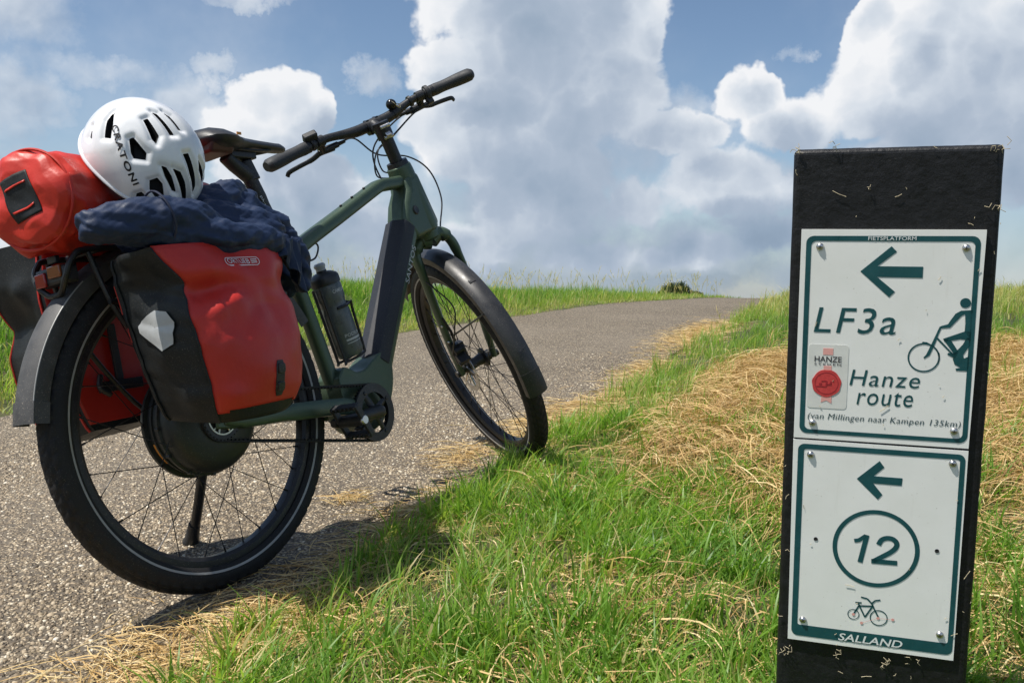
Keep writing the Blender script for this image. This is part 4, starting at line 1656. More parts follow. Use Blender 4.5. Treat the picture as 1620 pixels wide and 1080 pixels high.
# ------------------------------------------------------------------ luggage: things of their own, in the bicycle's axes
def lug(name, base, label, cat):
    r = empty(name, BM @ Matrix.Translation(base))
    tag(r, label, cat)
    return r, Matrix.Translation(-Vector(base))


def bump_fn(P, items):
    """sum of soft local pushes: (centre, radius, vector)"""
    P = np.array(P, float)
    for c, r, v in items:
        d = np.linalg.norm(P - np.array(c), axis=1)
        P = P + np.exp(-(d / r) ** 2)[:, None] * np.array(v)[None]
    return P


def pannier(side, label):
    """side -1: right of the bicycle.  body black at the back and bottom, red front panel"""
    root, mw = lug('pannier', (-.09, side * .19, -.02), label, 'pannier')
    Zs = np.array([-.006, -.004, .001, .012, .045, .09, .14, .19, .225, .25, .275, .298, .312, .320])
    if side > 0:                                                # the far bag is packed fuller and stands higher
        Zs = np.where(Zs > .2, .2 + (Zs - .2) * 1.68, Zs)
    xr = np.interp(Zs, [-.03, 0, .05, .12, .20, .26, .31, .36], [-.150, -.172, -.187, -.202, -.216, -.226, -.226, -.216])
    xo = np.interp(Zs, [-.03, 0.02, .045, .137, .208, .246, .278, .314, .36], [-.150, -.176, -.184, -.204, -.213, -.200, -.224, -.243, -.245])
    xf = np.interp(Zs, [-.03, .0, .024, .05, .173, .245, .293, .36], [-.02, .008, .022, .033, .041, .034, .046, .056])
    yo = np.interp(Zs, [-.03, 0, .05, .15, .25, .31, .36], [.235, .262, .280, .290, .278, .262, .235])
    yi = np.interp(Zs, [-.03, .36], [.112, .105])
    N1, N2 = 26, 14                                            # points along the outer face / along the ends
    rings = []
    for z, a, bo, b_, c_, d_ in zip(Zs, xr, xo, xf, yo, yi):
        ring = []
                # outer face from front to rear, rear gusset, inner face, front gusset
        for i in range(N1):
            u = i / (N1 - 1)
            ring.append((b_ + (bo - b_) * u, side * (c_ + .016 * math.sin(math.pi * u) - .012 * (abs(2 * u - 1) ** 6)), z))
        for i in range(1, N2):
            u = i / N2
            ring.append((bo + (a - bo) * u - .006 * math.sin(math.pi * u), side * (c_ + (d_ - c_) * u), z))
        for i in range(N1):
            u = i / (N1 - 1)
            ring.append((a + (b_ - a) * u, side * d_, z))
        for i in range(1, N2):
            u = i / N2
            ring.append((b_ + .010 * math.sin(math.pi * u), side * (d_ + (c_ - d_) * u), z))
        rings.append(ring)
    b = MB()
    b.rings(rings)
    nv = len(rings[0])
    # finer in height
    fine = []
    zi = np.linspace(0, len(Zs) - 1, 90)
    for q in zi:
        i = min(int(q), len(Zs) - 2)
        t = q - i
        fine.append([tuple(np.array(p) * (1 - t) + np.array(r) * t) for p, r in zip(rings[i], rings[i + 1])])
    P = np.array([p for r in fine for p in r])
    P[:, 2] += .024 * np.clip(1 - (np.abs(P[:, 1]) - .11) / .17, 0, 1) * np.exp(-np.clip(P[:, 2], 0, None) / .04)
    # folds: one deep crease from the rear edge of the red panel, small dents, soft waves
    y0 = side * .285
    items = [((-.185, y0, .232), .026, (0.004, -side * .022, 0)), ((-.150, y0, .236), .024, (0, -side * .020, 0)), ((-.120, y0, .243), .018, (0, -side * .012, 0)), ((-.125, y0, .214), .020, (0, side * .012, .0)), ((-.165, y0, .206), .020, (0, side * .012, 0)), ((-.165, y0, .268), .026, (0, side * .012, 0)), ((-.105, y0, .262), .022, (0, side * .009, 0)),
             ((-.04, y0, .19), .06, (0, -side * .010, 0)), ((-.02, y0, .28), .04, (0, side * .010, 0)), ((-.10, y0, .30), .03, (0, -side * .010, 0)),
             ((.03, y0, .24), .03, (-.012, -side * .008, 0)), ((-.09, y0, .10), .07, (0, side * .010, 0)), ((-.232, side * .2, .26), .035, (.016, 0, 0)), ((-.225, side * .17, .31), .022, (-.014, 0, 0)),
             ((-.21, side * .2, .14), .05, (-.012, 0, 0)), ((-.19, side * .23, .05), .03, (-.010, 0, 0)), ((-.155, y0, .04), .02, (0, side * .006, 0))]
    P = bump_fn(P, items)
    P[:, 1] += side * crumple(P, 5 + side, 5.0, .0024, 3, .8) * np.clip((np.abs(P[:, 1]) - .18) / .06, 0, 1)
    P[:, 0] -= crumple(P, 15 + side, 4.5, .0032, 3, .7) * np.clip((-.15 - P[:, 0]) / .03, 0, 1)
    P[:, 1] += side * .0010 * np.sin(P[:, 0] * 46 + P[:, 2] * 31) * np.sin(P[:, 2] * 40 + 1) * (np.abs(P[:, 1]) > .2)
    b = MB()
    rows = len(fine)
    vs = P
    fs, mi = [], []
    for i in range(rows - 1):
        for j in range(nv):
            k = (j + 1) % nv
            fs.append((i * nv + j, i * nv + k, (i + 1) * nv + k, (i + 1) * nv + j))
            zc = vs[i * nv + j][2]
            red_front = j < N1 - 1 and zc > .0155
            inner_red = N1 + N2 - 1 <= j < 2 * N1 + N2 - 2 and zc > .03
            mi.append(1 if (red_front or inner_red) else 0)
    fs.append(tuple(range(nv - 1, -1, -1)))
    fs.append(tuple((rows - 1) * nv + j for j in range(nv)))
    mi += [0, 0]
    bk, rd = MB(), MB()
    bk.add(vs, [f_ for f_, m_ in zip(fs, mi) if m_ == 0])
    rd.add(vs, [f_ for f_, m_ in zip(fs, mi) if m_ == 1])
    for q in (bk, rd):                                          # drop the unused points
        used = sorted({i for f_ in q.f for i in f_})
        mp = {o_: n_ for n_, o_ in enumerate(used)}
        q.v = [q.v[i] for i in used]
        q.f = [tuple(mp[i] for i in f_) for f_ in q.f]
    body = bk.build('body', M_BTARP, root, mw=mw, angle=60)
    panel = rd.build('panel', M_RED, root, mw=mw, angle=60)
    sd = panel.modifiers.new('thickness', 'SOLIDIFY')
    sd.thickness = .0022
    sd.offset = 1.0
    # welded piping along the back edge
    w = MB()
    edge = [V(*vs[i * nv + N1 + N2 - 2]) + V(-.002, 0, 0) for i in range(3, rows - 2)]
    w.tube(edge, .0028, 6)
    w.build('piping', M_BTARP if side < 0 else M_RED, root, mw=mw)
    w = MB()
    edge = [V(*vs[i * nv + N1 - 1]) + V(-.002, side * .001, 0) for i in range(3, rows - 2)]
    w.tube(edge, .0022, 6)
    w.build('piping', M_BTARP if side < 0 else M_RED, root, mw=mw)
    # hooks and plate on the inner side
    w = MB()
    w.box((-.09, side * .1005, .265), (.24, .009, .032))
    for x in (-.17, -.01):
        w.box((x, side * .093, .315), (.034, .022, .030))
        w.tube([(x, side * .085, .325), (x, side * .080, .352), (x, side * .098, .362)], .006, 8)
    w.box((-.10, side * .099, .10), (.10, .010, .022))
    w.tube(spline([(-.145, side * .095, .125), (-.155, side * .088, .10), (-.135, side * .086, .082)], 5), .006, 8)
    w.box((-.10, side * .0995, .16), (.016, .008, .13))
    w.build('mounting_rail', M_SATIN, root, mw=mw, bevel=.003)
    if side < 0:
        # reflector patch on the rear gusset, buckle and maker's badge on the front
        def gus(u, z):
            i = np.argmin(abs(np.array([r[0][2] for r in fine]) - z))
            j = N1 - 1 + u * N2
            j0 = int(j)
            return vs[i * nv + j0] * (1 - (j - j0)) + vs[i * nv + j0 + 1] * (j - j0)
        return root, mw, fine, vs, nv, N1, N2
    return root, mw


pr = pannier(-1, 'red and black pannier with pale reflector hanging on the near right side of the rack')
pannier(1, 'second pannier on the far left side of the rack, seen through the rear wheel')
p_root, p_mw, p_fine, p_vs, p_nv, p_N1, p_N2 = pr
zrows = np.array([np.mean([p_vs[i * p_nv + j][2] for j in range(p_nv)]) for i in range(len(p_fine))])


def pan_surface(j, z, lift):
    """point on the near pannier's skin at ring position j and height z"""
    i = np.interp(z, zrows, np.arange(len(zrows)))
    i0 = int(min(max(i, 0), len(zrows) - 2))
    j0 = int(j)
    g = lambda a, b_: np.array(p_vs[a * p_nv + (b_ % p_nv)])
    ti, tj = i - i0, j - j0
    P = (g(i0, j0) * (1 - tj) + g(i0, j0 + 1) * tj) * (1 - ti) + (g(i0 + 1, j0) * (1 - tj) + g(i0 + 1, j0 + 1) * tj) * ti
    n = np.cross(g(i0, j0 + 1) - g(i0, j0), g(i0 + 1, j0) - g(i0, j0))
    n = unit(n)
    c_ = V(-.09, -.19, z)
    if (P - c_) @ n < 0:
        n = -n
    return P + n * lift


# reflector: a seven-sided patch; corners given as (share of the gusset from outside to inside, height)
ref = [(.77, .193), (.70, .202), (.48, .214), (.32, .208), (.25, .188), (.32, .150), (.46, .142), (.76, .182)]
w = MB()
n_r = len(ref)
cen = (sum(r[0] for r in ref) / n_r, sum(r[1] for r in ref) / n_r)
ringsR = []
for k in (1.0, .66, .33, .02):
    pts = []
    for i in range(n_r):
        a, b_ = ref[i], ref[(i + 1) % n_r]
        for q in range(4):
            u = a[0] + (b_[0] - a[0]) * q / 4
            z = a[1] + (b_[1] - a[1]) * q / 4
            u, z = cen[0] + (u - cen[0]) * k, cen[1] + (z - cen[1]) * k
            pts.append(pan_surface(p_N1 - 1 + u * p_N2, z, .0042))
    ringsR.append(pts)
w.rings(ringsR, True, False)
w.build('reflector', M_REFL, p_root, mw=p_mw, angle=80)
# buckle
def fr_j(x, z):
    xo_ = np.interp(z, [-.03, 0.02, .045, .137, .208, .246, .278, .314, .36], [-.150, -.176, -.184, -.204, -.213, -.200, -.224, -.243, -.245])
    xf_ = np.interp(z, [-.03, .0, .024, .05, .173, .245, .293, .36], [-.02, .008, .022, .033, .041, .034, .046, .056])
    return (x - xf_) / (xo_ - xf_) * (p_N1 - 1)


w = MB()
for (z0, z1, wd, lf) in ((.034, .094, .0105, .006), (.040, .056, .0085, .010), (.070, .088, .0085, .010)):
    rg = []
    for z in np.linspace(z0, z1, 7):
        e = wd * (1 - .35 * abs((z - (z0 + z1) / 2) / ((z1 - z0) / 2)) ** 6)
        c0 = pan_surface(fr_j(-.058, z), z, 0)
        rg.append([c0 + V(-e, -.001, 0), c0 + V(-e, -lf, 0), c0 + V(e, -lf, 0), c0 + V(e, -.001, 0)])
    w.rings(rg)
w.build('buckle', M_SATIN, p_root, mw=p_mw, bevel=.0015)
# badge: lettering in a rounded outline
def on_panel(x0, z0, pts, lift=.0034):
    return [pan_surface(fr_j(x0 + x, z0 + z), z0 + z, lift) for x, z in pts]


bd_x, bd_z = -.118, .277
w = MB()
vs, fs = text_fit('ORTLIEB', .051, .0098, offset=.0)
w.add(on_panel(bd_x, bd_z, [(x, z - .01 * x) for x, z in vs]), fs)
def capsule(wd, h, n=8):
    return [(wd / 2 - h / 2 + h / 2 * math.cos(a), h / 2 * math.sin(a)) for a in np.linspace(-math.pi / 2, math.pi / 2, n)] + [(-wd / 2 + h / 2 + h / 2 * math.cos(a), h / 2 * math.sin(a)) for a in np.linspace(math.pi / 2, 1.5 * math.pi, n)]
o1, o2 = capsule(.078, .0165), capsule(.0755, .0140)
n_c = len(o1)
pts = on_panel(bd_x + .033, bd_z + .004, o1 + o2)
w.add(pts, [(i, (i + 1) % n_c, n_c + (i + 1) % n_c, n_c + i) for i in range(n_c)])
for k in range(3):
    pts = on_panel(bd_x + .054, bd_z + .0005 + k * .0032, [(0, 0), (.012, 0), (.012, .0014), (0, .0014)])
    w.add(pts, [(0, 1, 2, 3)])
w.build('badge', M_WHITE, p_root, mw=p_mw, smooth=False)
# ---- dry bag lying along the rack
d_root, d_mw = lug('dry_bag', (-.06, .03, .352), 'orange red dry bag roll with black daisy patch lying along the rack', 'dry bag')
b = MB()
rings = []
NS = 64
for x, r in ((-.306, .004), (-.309, .03), (-.308, .055), (-.304, .075), (-.296, .088), (-.284, .0955), (-.27, .0985), (-.24, .099), (-.20, .0985), (-.15, .0975), (-.10, .098), (-.05, .098), (0, .0985), (.05, .098), (.10, .098), (.15, .097), (.185, .092), (.205, .082), (.213, .06), (.215, .02), (.215, .003)):
    ring = []
    for k in range(NS):
        t = 2 * math.pi * k / NS
        rr = r
        if r > .05:
            rr += .0028 * math.sin(3 * t + x * 30) + .0022 * math.sin(7 * t - x * 55 + 1) + .003 * math.sin(5 * t + x * 90)
            if x < -.20:
                rr += .0032 * math.sin(11 * t + 2.0) * math.exp(-((x + .27) / .03) ** 2)
        ring.append((x + (.004 * math.sin(4 * t) if r > .03 else 0), .03 + rr * math.cos(t), .452 + rr * .99 * math.sin(t)))
    rings.append(ring)
b.rings(rings)
b.v = []
b.f = []
b.m = []
rx_ = [np.mean([p[0] for p in r]) for r in rings]
NS2 = 180
fine_ = []
for q_ in np.linspace(0, len(rings) - 1, 150):
    a_ = min(int(q_), len(rings) - 2)
    t_ = q_ - a_
    row = np.array(rings[a_]) * (1 - t_) + np.array(rings[a_ + 1]) * t_
    kk = np.arange(NS2) * NS / NS2
    k0 = kk.astype(int)
    fr_ = (kk - k0)[:, None]
    fine_.append(row[k0] * (1 - fr_) + row[(k0 + 1) % NS] * fr_)
PB = np.array(fine_).reshape(-1, 3)
axis_ = np.stack([PB[:, 0] * 0, PB[:, 1] - .03, PB[:, 2] - .452], 1)
rr2 = np.linalg.norm(axis_, axis=1)
nrm_ = axis_ / np.maximum(rr2, 1e-6)[:, None] * np.clip(rr2 / .08, 0, 1)[:, None]
nrm_[:, 0] = -np.clip(1 - rr2 / .09, 0, 1) * (PB[:, 0] < -.2) + np.clip(1 - rr2 / .09, 0, 1) * (PB[:, 0] > .15)
edge_ = np.exp(-((PB[:, 0] + .265) / .05) ** 2)
dv = crumple(PB, 21, 4.0, .0052, 3, .6) + edge_ * crumple(PB, 33, 9.0, .0060, 3, .5)
PB = PB + nrm_ * dv[:, None]
b.rings([PB[i_ * NS2:(i_ + 1) * NS2] for i_ in range(150)])
o = b.build('body', M_REDB, d_root, mw=d_mw, angle=75)
# seam ring round the end and the black patch with two slots
b = MB()
b.tube([(-.288, .03 + .0955 * math.cos(t), .452 + .0945 * math.sin(t)) for t in np.linspace(0, 2 * math.pi, 60, endpoint=False)], .0028, 8, closed=True)
b.build('seam', M_REDB, d_root, mw=d_mw)
b = MB()
bag_body = o
ca, sa = math.cos(R(-16)), math.sin(R(-16))


def cap_pt(u, v, lift=.004):
    lift += .006
    y, z = u * ca - v * sa, u * sa + v * ca
    r2 = (y * y + z * z)
    return (-.309 - lift + r2 * 1.9, .03 + y, .456 + z)


gr = [[cap_pt(-.032 + .064 * i / 16, -.043 + .086 * j / 20, .005) for i in range(17)] for j in range(21)]
b.rings(gr, False, False)
pt = b.build('patch', M_BTARP, d_root, mw=d_mw)
kw_ = pt.modifiers.new('lie_on_bag', 'SHRINKWRAP')
kw_.target = bag_body
kw_.offset = .0016
sdm = pt.modifiers.new('thickness', 'SOLIDIFY')
sdm.thickness = .0016
for v0 in (-.024, .022):
    b = MB()
    b.rings([[cap_pt(-.024 + .048 * i / 8, v0 + q, .0085) for i in range(9)] for q in (-.0022, .0022)], False, False)
    sl = b.build('slot', M_REDB, d_root, mw=d_mw)
    kw_ = sl.modifiers.new('lie_on_bag', 'SHRINKWRAP')
    kw_.target = bag_body
    kw_.offset = .0034
    k_ = sl.modifiers.new('thickness', 'SOLIDIFY')
    k_.thickness = .0012

d_root.matrix_world = d_root.matrix_world @ Matrix.Translation((-.026, .0, 0)) @ Matrix.Rotation(R(15), 4, 'Z') @ Matrix.Diagonal((1.0, .95, .94, 1.0))

# ---- navy jacket stuffed over the rack and pannier top
def jacket():
    root, mw = lug('jacket', (-.06, -.16, .33), 'crumpled navy rain jacket stuffed between helmet and near pannier', 'jacket')
    b = MB()

    def lump(path, rad, flat=.8):
        b.tube(spline(path, 5), list(np.interp(np.linspace(0, 1, (len(path) - 1) * 5 + 1), np.linspace(0, 1, len(rad)), rad)), 14)
        b.ball(path[0], rad[0], 14, 8)
        b.ball(path[-1], rad[-1], 14, 8)
    # rolled sleeve in front, heaped middle, back tail hanging down the front edge
    lump([(-.318, -.215, .362), (-.26, -.225, .366), (-.20, -.235, .368), (-.14, -.235, .366), (-.09, -.22, .362)], [.034, .043, .046, .046, .036])
    lump([(-.14, -.17, .362), (-.06, -.19, .368), (.02, -.20, .360), (.06, -.21, .35)], [.038, .050, .052, .044])
    lump([(-.055, -.15, .400), (.0, -.16, .418), (.05, -.15, .428), (.095, -.13, .430), (.12, -.11, .425)], [.038, .046, .042, .034, .026])
    lump([(.04, -.17, .395), (.10, -.17, .385), (.13, -.18, .355), (.145, -.20, .31), (.15, -.205, .27), (.143, -.21, .24)], [.038, .040, .036, .030, .026, .018])
    lump([(.06, -.10, .39), (.12, -.10, .385), (.17, -.11, .345), (.19, -.12, .29), (.19, -.13, .24)], [.036, .036, .033, .028, .018])
    lump([(-.18, -.13, .368), (-.05, -.12, .385), (.05, -.11, .395)], [.045, .05, .045])
    lump([(-.20, -.245, .342), (-.10, -.262, .332), (.0, -.258, .326), (.06, -.24, .318)], [.030, .034, .034, .028])
    me = b.mesh('jacket', M_NAVY)
    o = bpy.data.objects.new('cloth', me)
    COL.objects.link(o)
    rm = o.modifiers.new('remesh', 'REMESH')
    rm.mode = 'VOXEL'
    rm.voxel_size = .0034
    sm = o.modifiers.new('smooth', 'SMOOTH')
    sm.iterations = 16
    sm.factor = .6
    dg = bpy.context.evaluated_depsgraph_get()
    dg.update()
    m2 = bpy.data.meshes.new_from_object(o.evaluated_get(dg))
    n = len(m2.vertices)
    co = np.empty(n * 3, np.float32)
    m2.vertices.foreach_get('co', co)
    co = co.reshape(-1, 3).astype(float)
    no = np.array([v.normal[:] for v in m2.vertices])
    # creases of thin nylon; long folds run along the sleeve and down the hanging tail
    q_ = co * V(1.0, 1.0, 1.5)
    dsp = crumple(q_, 4, 6.0, .0075, 3, .7) + crumple(co * V(.55, 1.0, 1.6), 9, 17.0, .0050, 3, .6) + crumple(co * V(.6, 1.2, 1.2), 19, 40.0, .0012, 2, .6)
    dsp = dsp - .002
    co += no * dsp[:, None]
    m2.vertices.foreach_set('co', co.astype(np.float32).ravel())
    m2.polygons.foreach_set('use_smooth', np.ones(len(m2.polygons), bool))
    m2.materials.clear()
    m2.materials.append(M_NAVY)
    m2.update()
    o.modifiers.clear()
    bpy.data.objects.remove(o)
    o2 = bpy.data.objects.new('cloth', m2)
    COL.objects.link(o2)
    o2.parent = root
    o2.matrix_local = mw
    # the loose hem, a thin flap hanging over the front top corner of the pannier
    hm = MB()
    rows_ = []
    for v_ in np.linspace(0, 1, 16):
        row_ = []
        for u_ in np.linspace(0, 1, 26):
            x_ = .015 + .125 * u_ - .012 * v_
            w_ = .010 * math.sin(u_ * 17 + v_ * 2.5) * (.3 + .7 * v_) + .004 * math.sin(u_ * 37 - v_ * 4)
            row_.append((x_, -.272 + .045 * u_ ** 2 - w_ * .8, .338 - (.030 + .075 * u_ ** 1.4) * v_ - .012 * u_ + .004 * math.sin(u_ * 23)))
        rows_.append(row_)
    hm.rings(rows_, False, False)
    ho_ = hm.build('hem', M_NAVY, root, mw=mw, angle=60)
    hs_ = ho_.modifiers.new('thickness', 'SOLIDIFY')
    hs_.thickness = .0014
    # seam rings across the sleeve
    for x, k in ((-.215, 1.05),):
        s_ = MB()
        s_.tube([(x + .006 * math.sin(2 * t), -.232 + .048 * k * math.cos(t), .368 + .048 * k * math.sin(t)) for t in np.linspace(0, 2 * math.pi, 40, endpoint=False)], .0020, 6, closed=True)
        s_.build('seam', M_NAVYR, root, mw=mw)


jacket()

# ---- helmet
HC = V(-.122, -.115, .507)
HA = [V(0.30987, -0.51987, -0.79607), V(-0.04090, -0.84379, 0.53511), V(-0.94990, -0.13325, -0.28272)]
HS = V(.119, .116, .102)
VENTS = [
    [(-0.536, 0.517, 0.668), (-0.573, 0.599, 0.559), (-0.58, 0.649, 0.491), (-0.401, 0.581, 0.708), (-0.254, 0.442, 0.86), (-0.35, 0.369, 0.861)],
    [(-0.598, 0.138, 0.789), (-0.694, 0.251, 0.675), (-0.553, 0.152, 0.819)],
    [(-0.104, 0.883, 0.458), (-0.091, 0.917, 0.389), (0.207, 0.867, 0.454), (0.271, 0.791, 0.549), (0.191, 0.804, 0.564)],
    [(-0.154, 0.965, 0.211), (-0.093, 0.981, 0.169), (0.295, 0.935, 0.196), (0.27, 0.925, 0.268)],
    [(-0.086, 0.996, 0.01), (0.017, 0.999, -0.033), (0.273, 0.962, -0.021), (0.251, 0.968, 0.025)],
    [(-0.01, 0.623, 0.782), (0.015, 0.672, 0.741), (0.287, 0.619, 0.731), (0.341, 0.542, 0.768), (0.213, 0.472, 0.855), (0.141, 0.506, 0.851)],
    [(0.589, 0.286, 0.756), (0.637, 0.367, 0.678), (0.723, 0.31, 0.617), (0.829, 0.089, 0.552), (0.777, 0.04, 0.628), (0.647, 0.162, 0.745)],
    [(0.576, 0.554, 0.601), (0.63, 0.557, 0.541), (0.738, 0.471, 0.484), (0.878, 0.261, 0.401), (0.837, 0.276, 0.472), (0.687, 0.443, 0.576)],
    [(0.7, 0.565, 0.436), (0.779, 0.541, 0.317), (0.883, 0.406, 0.237), (0.986, 0.108, 0.125), (0.972, 0.116, 0.206)],
    [(0.627, 0.757, 0.184), (0.641, 0.764, 0.069), (0.782, 0.622, 0.031), (0.936, 0.35, -0.045), (0.97, 0.243, -0.009), (0.828, 0.545, 0.129)],
    [(0.725, 0.661, -0.195), (0.783, 0.549, -0.292), (0.853, 0.273, -0.478), (0.895, 0.317, -0.313), (0.823, 0.542, -0.169)],
    [(0.537, -0.029, 0.843), (0.579, 0.041, 0.814), (0.696, -0.033, 0.717), (0.563, -0.157, 0.812)],
]


def helmet():
    root, mw = lug('helmet', tuple(HC - V(0, 0, .11)), 'white bicycle helmet with black vents resting on the dry bag and jacket', 'helmet')
    # the vents also on the far side of the helmet, mirrored
    vents = [[unit(np.array(p)) for p in v] for v in VENTS]
    vents += [[p * V(1, 1, -1) for p in v] for v in vents if np.mean([p[2] for p in v]) > .3]
    N, Mr = 440, 190
    bmin = -.16
    # angles: elevation from the cut plane to the crown (axis = second one)
    ph = np.linspace(math.asin(bmin), math.pi / 2 - .004, Mr)
    th = np.linspace(0, 2 * math.pi, N, endpoint=False)
    TH, PH = np.meshgrid(th, ph)
    U = np.stack([np.cos(TH) * np.cos(PH), np.sin(PH), np.sin(TH) * np.cos(PH)], -1).reshape(-1, 3)
    depth = np.full(len(U), 1e3)
    which = np.zeros(len(U), int)
    snap = U.copy()
    sdist = np.full(len(U), 1e3)
    for iv, v in enumerate(vents):
        c = unit(sum(v))
        e1 = unit(np.cross(c, V(.3, .2, .9)))
        e2 = np.cross(c, e1)
        front_ = U @ c > .3
        q = np.stack([U @ e1, U @ e2], 1)
        poly = np.array([[p @ e1, p @ e2] for p in v]) * (1.0 if iv == 0 else 1.12)
        # signed distance to the polygon
        dmin = np.full(len(U), 1e3)
        cpt = np.zeros((len(U), 2))
        inside = np.zeros(len(U), bool)
        for i in range(len(poly)):
            a, b_ = poly[i], poly[(i + 1) % len(poly)]
            ab = b_ - a
            t = np.clip(((q - a) @ ab) / (ab @ ab), 0, 1)
            cp_ = a + t[:, None] * ab
            dd_ = np.linalg.norm(q - cp_, axis=1)
            cpt = np.where((dd_ < dmin)[:, None], cp_, cpt)
            dmin = np.minimum(dmin, dd_)
            cr = ((a[1] > q[:, 1]) != (b_[1] > q[:, 1])) & (q[:, 0] < (b_[0] - a[0]) * (q[:, 1] - a[1]) / (b_[1] - a[1] + 1e-12) + a[0])
            inside ^= cr
        sd_ = np.where(inside, -dmin, dmin)
        sd_ = np.where(front_, sd_, 1e3)
        near_ = front_ & (dmin < sdist)
        sdist = np.where(near_, dmin, sdist)
        zc_ = np.sqrt(np.clip(1 - (cpt ** 2).sum(1), 0, 1))
        snap = np.where(near_[:, None], cpt[:, :1] * e1 + cpt[:, 1:] * e2 + zc_[:, None] * c, snap)
        which = np.where(sd_ < depth, iv, which)
        depth = np.minimum(depth, sd_)
    on_ = sdist < .0085
    U = np.where(on_[:, None], snap, U)
    depth = np.where(on_, 0.0, depth)
    # white shell sinks softly towards a vent, then drops into a deep black hole
    rad = 1.0 - .045 * np.exp(-(np.clip(depth, 0, None) / .055) ** 2) - np.where(depth < .0, np.clip(-depth / .012, 0, 1) * .24, 0)
    # shallow flutes of the shell and a raised lower lip
    rad += .010 * np.cos(6 * np.arctan2(U[:, 2], U[:, 0])) * np.clip(1 - U[:, 1] ** 2, 0, 1) * sst(.1, .25, depth)
    P = HC + (U * rad[:, None] * HS) @ np.array(HA)
    faces, mi = [], []
    for i in range(Mr - 1):
        for j in range(N):
            k = (j + 1) % N
            f_ = (i * N + j, i * N + k, (i + 1) * N + k, (i + 1) * N + j)
            faces.append(f_)
            mi.append(1 + which[min(f_, key=lambda q_: depth[q_])] if min(depth[list(f_)]) < -.004 else 0)
    top = (Mr - 1) * N
    faces.append(tuple(top + j for j in range(N)))
    mi.append(0)
    for m_, nm, mt in [(0, 'shell', M_HWHITE)] + [(1 + k, 'vent', M_HBLACK) for k in range(len(vents))]:
        b = MB()
        sel = [f_ for f_, q in zip(faces, mi) if q == m_]
        if not sel:
            continue
        used = sorted({i for f_ in sel for i in f_})
        mp = {o_: n_ for n_, o_ in enumerate(used)}
        b.add(P[used], [tuple(mp[i] for i in f_) for f_ in sel])
        b.build(nm, mt, root, mw=mw, angle=48)
    # rolled rim and dark foam inside
    rim = P[:N]
    b = MB()
    b.tube([rim[i] for i in range(0, N, 3)], .0035, 8, closed=True)
    b.build('rim', M_HWHITE, root, mw=mw)
    b = MB()
    inner = []
    for k, (s_, dz) in enumerate(((.985, .0), (.90, .004), (.84, .03), (.70, .06), (.4, .085), (.02, .092))):
        ring = []
        for i in range(0, N, 5):
            u = V(U[i][0], 0, U[i][2])
            ring.append(HC + (u * HS * s_ / math.cos(math.asin(bmin)) + V(0, bmin * HS[1] + dz, 0)) @ np.array(HA))
        inner.append(ring)
    b.rings(inner, True, False)
    b.build('foam', M_HBLACK, root, mw=mw)
    # chin strap
    b = MB()
    loc = lambda a, c_, d_: HC + V(a, c_, d_) @ np.array(HA)
    b.tube(spline([loc(.05, -.02, .085), loc(.02, -.07, .075), loc(-.01, -.10, .04), loc(0, -.11, 0)], 6), .0012, 8, up=tuple(HA[0]), ry=.008)
    b.build('strap', M_HBLACK, root, mw=mw)
    # lettering laid on the shell
    vs, fs = text_fit('CRATONI', 1.0, 1.0, offset=.028, spacing=1.16)
    p0, p1 = unit(V(-.358, .556, .75)), unit(V(.438, .102, .893))
    upv = unit(np.cross(unit(V(-.06, .35, .93)), p1 - p0))
    if upv[1] < 0:
        upv = -upv
    pts = []
    for x, y in vs:
        d_ = p0 + (p1 - p0) * x
        d_ = unit(d_) + upv * (y * .105 + .004)
        d_ = unit(d_)
        pts.append(HC + (d_ * HS * 1.012) @ np.array(HA))
    b = MB()
    b.add(pts, fs)
    b.build('lettering', M_HBLACK, root, mw=mw, smooth=False)


helmet()

# ---- water bottle in the cage
def bottle():
    root, mw = lug('water_bottle', tuple(cb - axb * .008), 'smoky grey water bottle with black cap standing in the frame cage', 'bottle')
    rotm = np.stack([perb, V(0, 1, 0), axb], 1)

    def turn(prof, seg=40):
        b = MB()
        b.lathe(prof, seg, axis='z')
        b.v = [tuple(cb + rotm @ np.array(p)) for p in b.v]
        return b
    body = turn([(0, -.006), (.030, -.006), (.034, .0), (.0362, .008), (.0362, .10), (.0355, .112), (.0335, .124), (.0330, .132), (.0340, .140), (.0362, .150), (.0362, .178), (.0345, .186), (.033, .188)])
    bd = body.build('body', M_BOTTLE, root, mw=mw, angle=50)
    cap = turn([(.0375, .184), (.0378, .188), (.0378, .200), (.036, .204), (.034, .207), (.022, .214), (.013, .216), (.013, .220), (0, .221)])
    cp = cap.build('cap', M_BCAP, root, mw=mw)
    vl = turn([(.012, .218), (.0125, .226), (.0145, .229), (.0145, .234), (.011, .238), (0, .239)], 24)
    vl.build('valve', M_CLEAR, root, mw=mw)
    for body_, z0, h, w_, a0 in (('PODIUM', .046, .0085, .050, -2.35), ('CAMELBAK', .160, .009, .048, -2.15)):
        vs, fs = text_fit(body_, w_, h, offset=.01)
        b = MB()
        pts = []
        for x, y in vs:
            a = a0 + x / .0362
            pts.append(cb + rotm @ V(.0367 * math.cos(a), .0367 * math.sin(a), z0 + y))
        b.add(pts, fs)
        b.build('lettering', M_PRINTG, root, mw=mw, smooth=False)
    b = MB()
    for zz, hh in ((.036, .005), (.029, .002)):
        b.rings([[cb + rotm @ V(.0367 * math.cos(a), .0367 * math.sin(a), zz + q) for a in np.linspace(-2.35, -.9, 14)] for q in (0, hh)], False, False)
    b.build('print_band', M_PRINTG, root, mw=mw, smooth=False)


bottle()

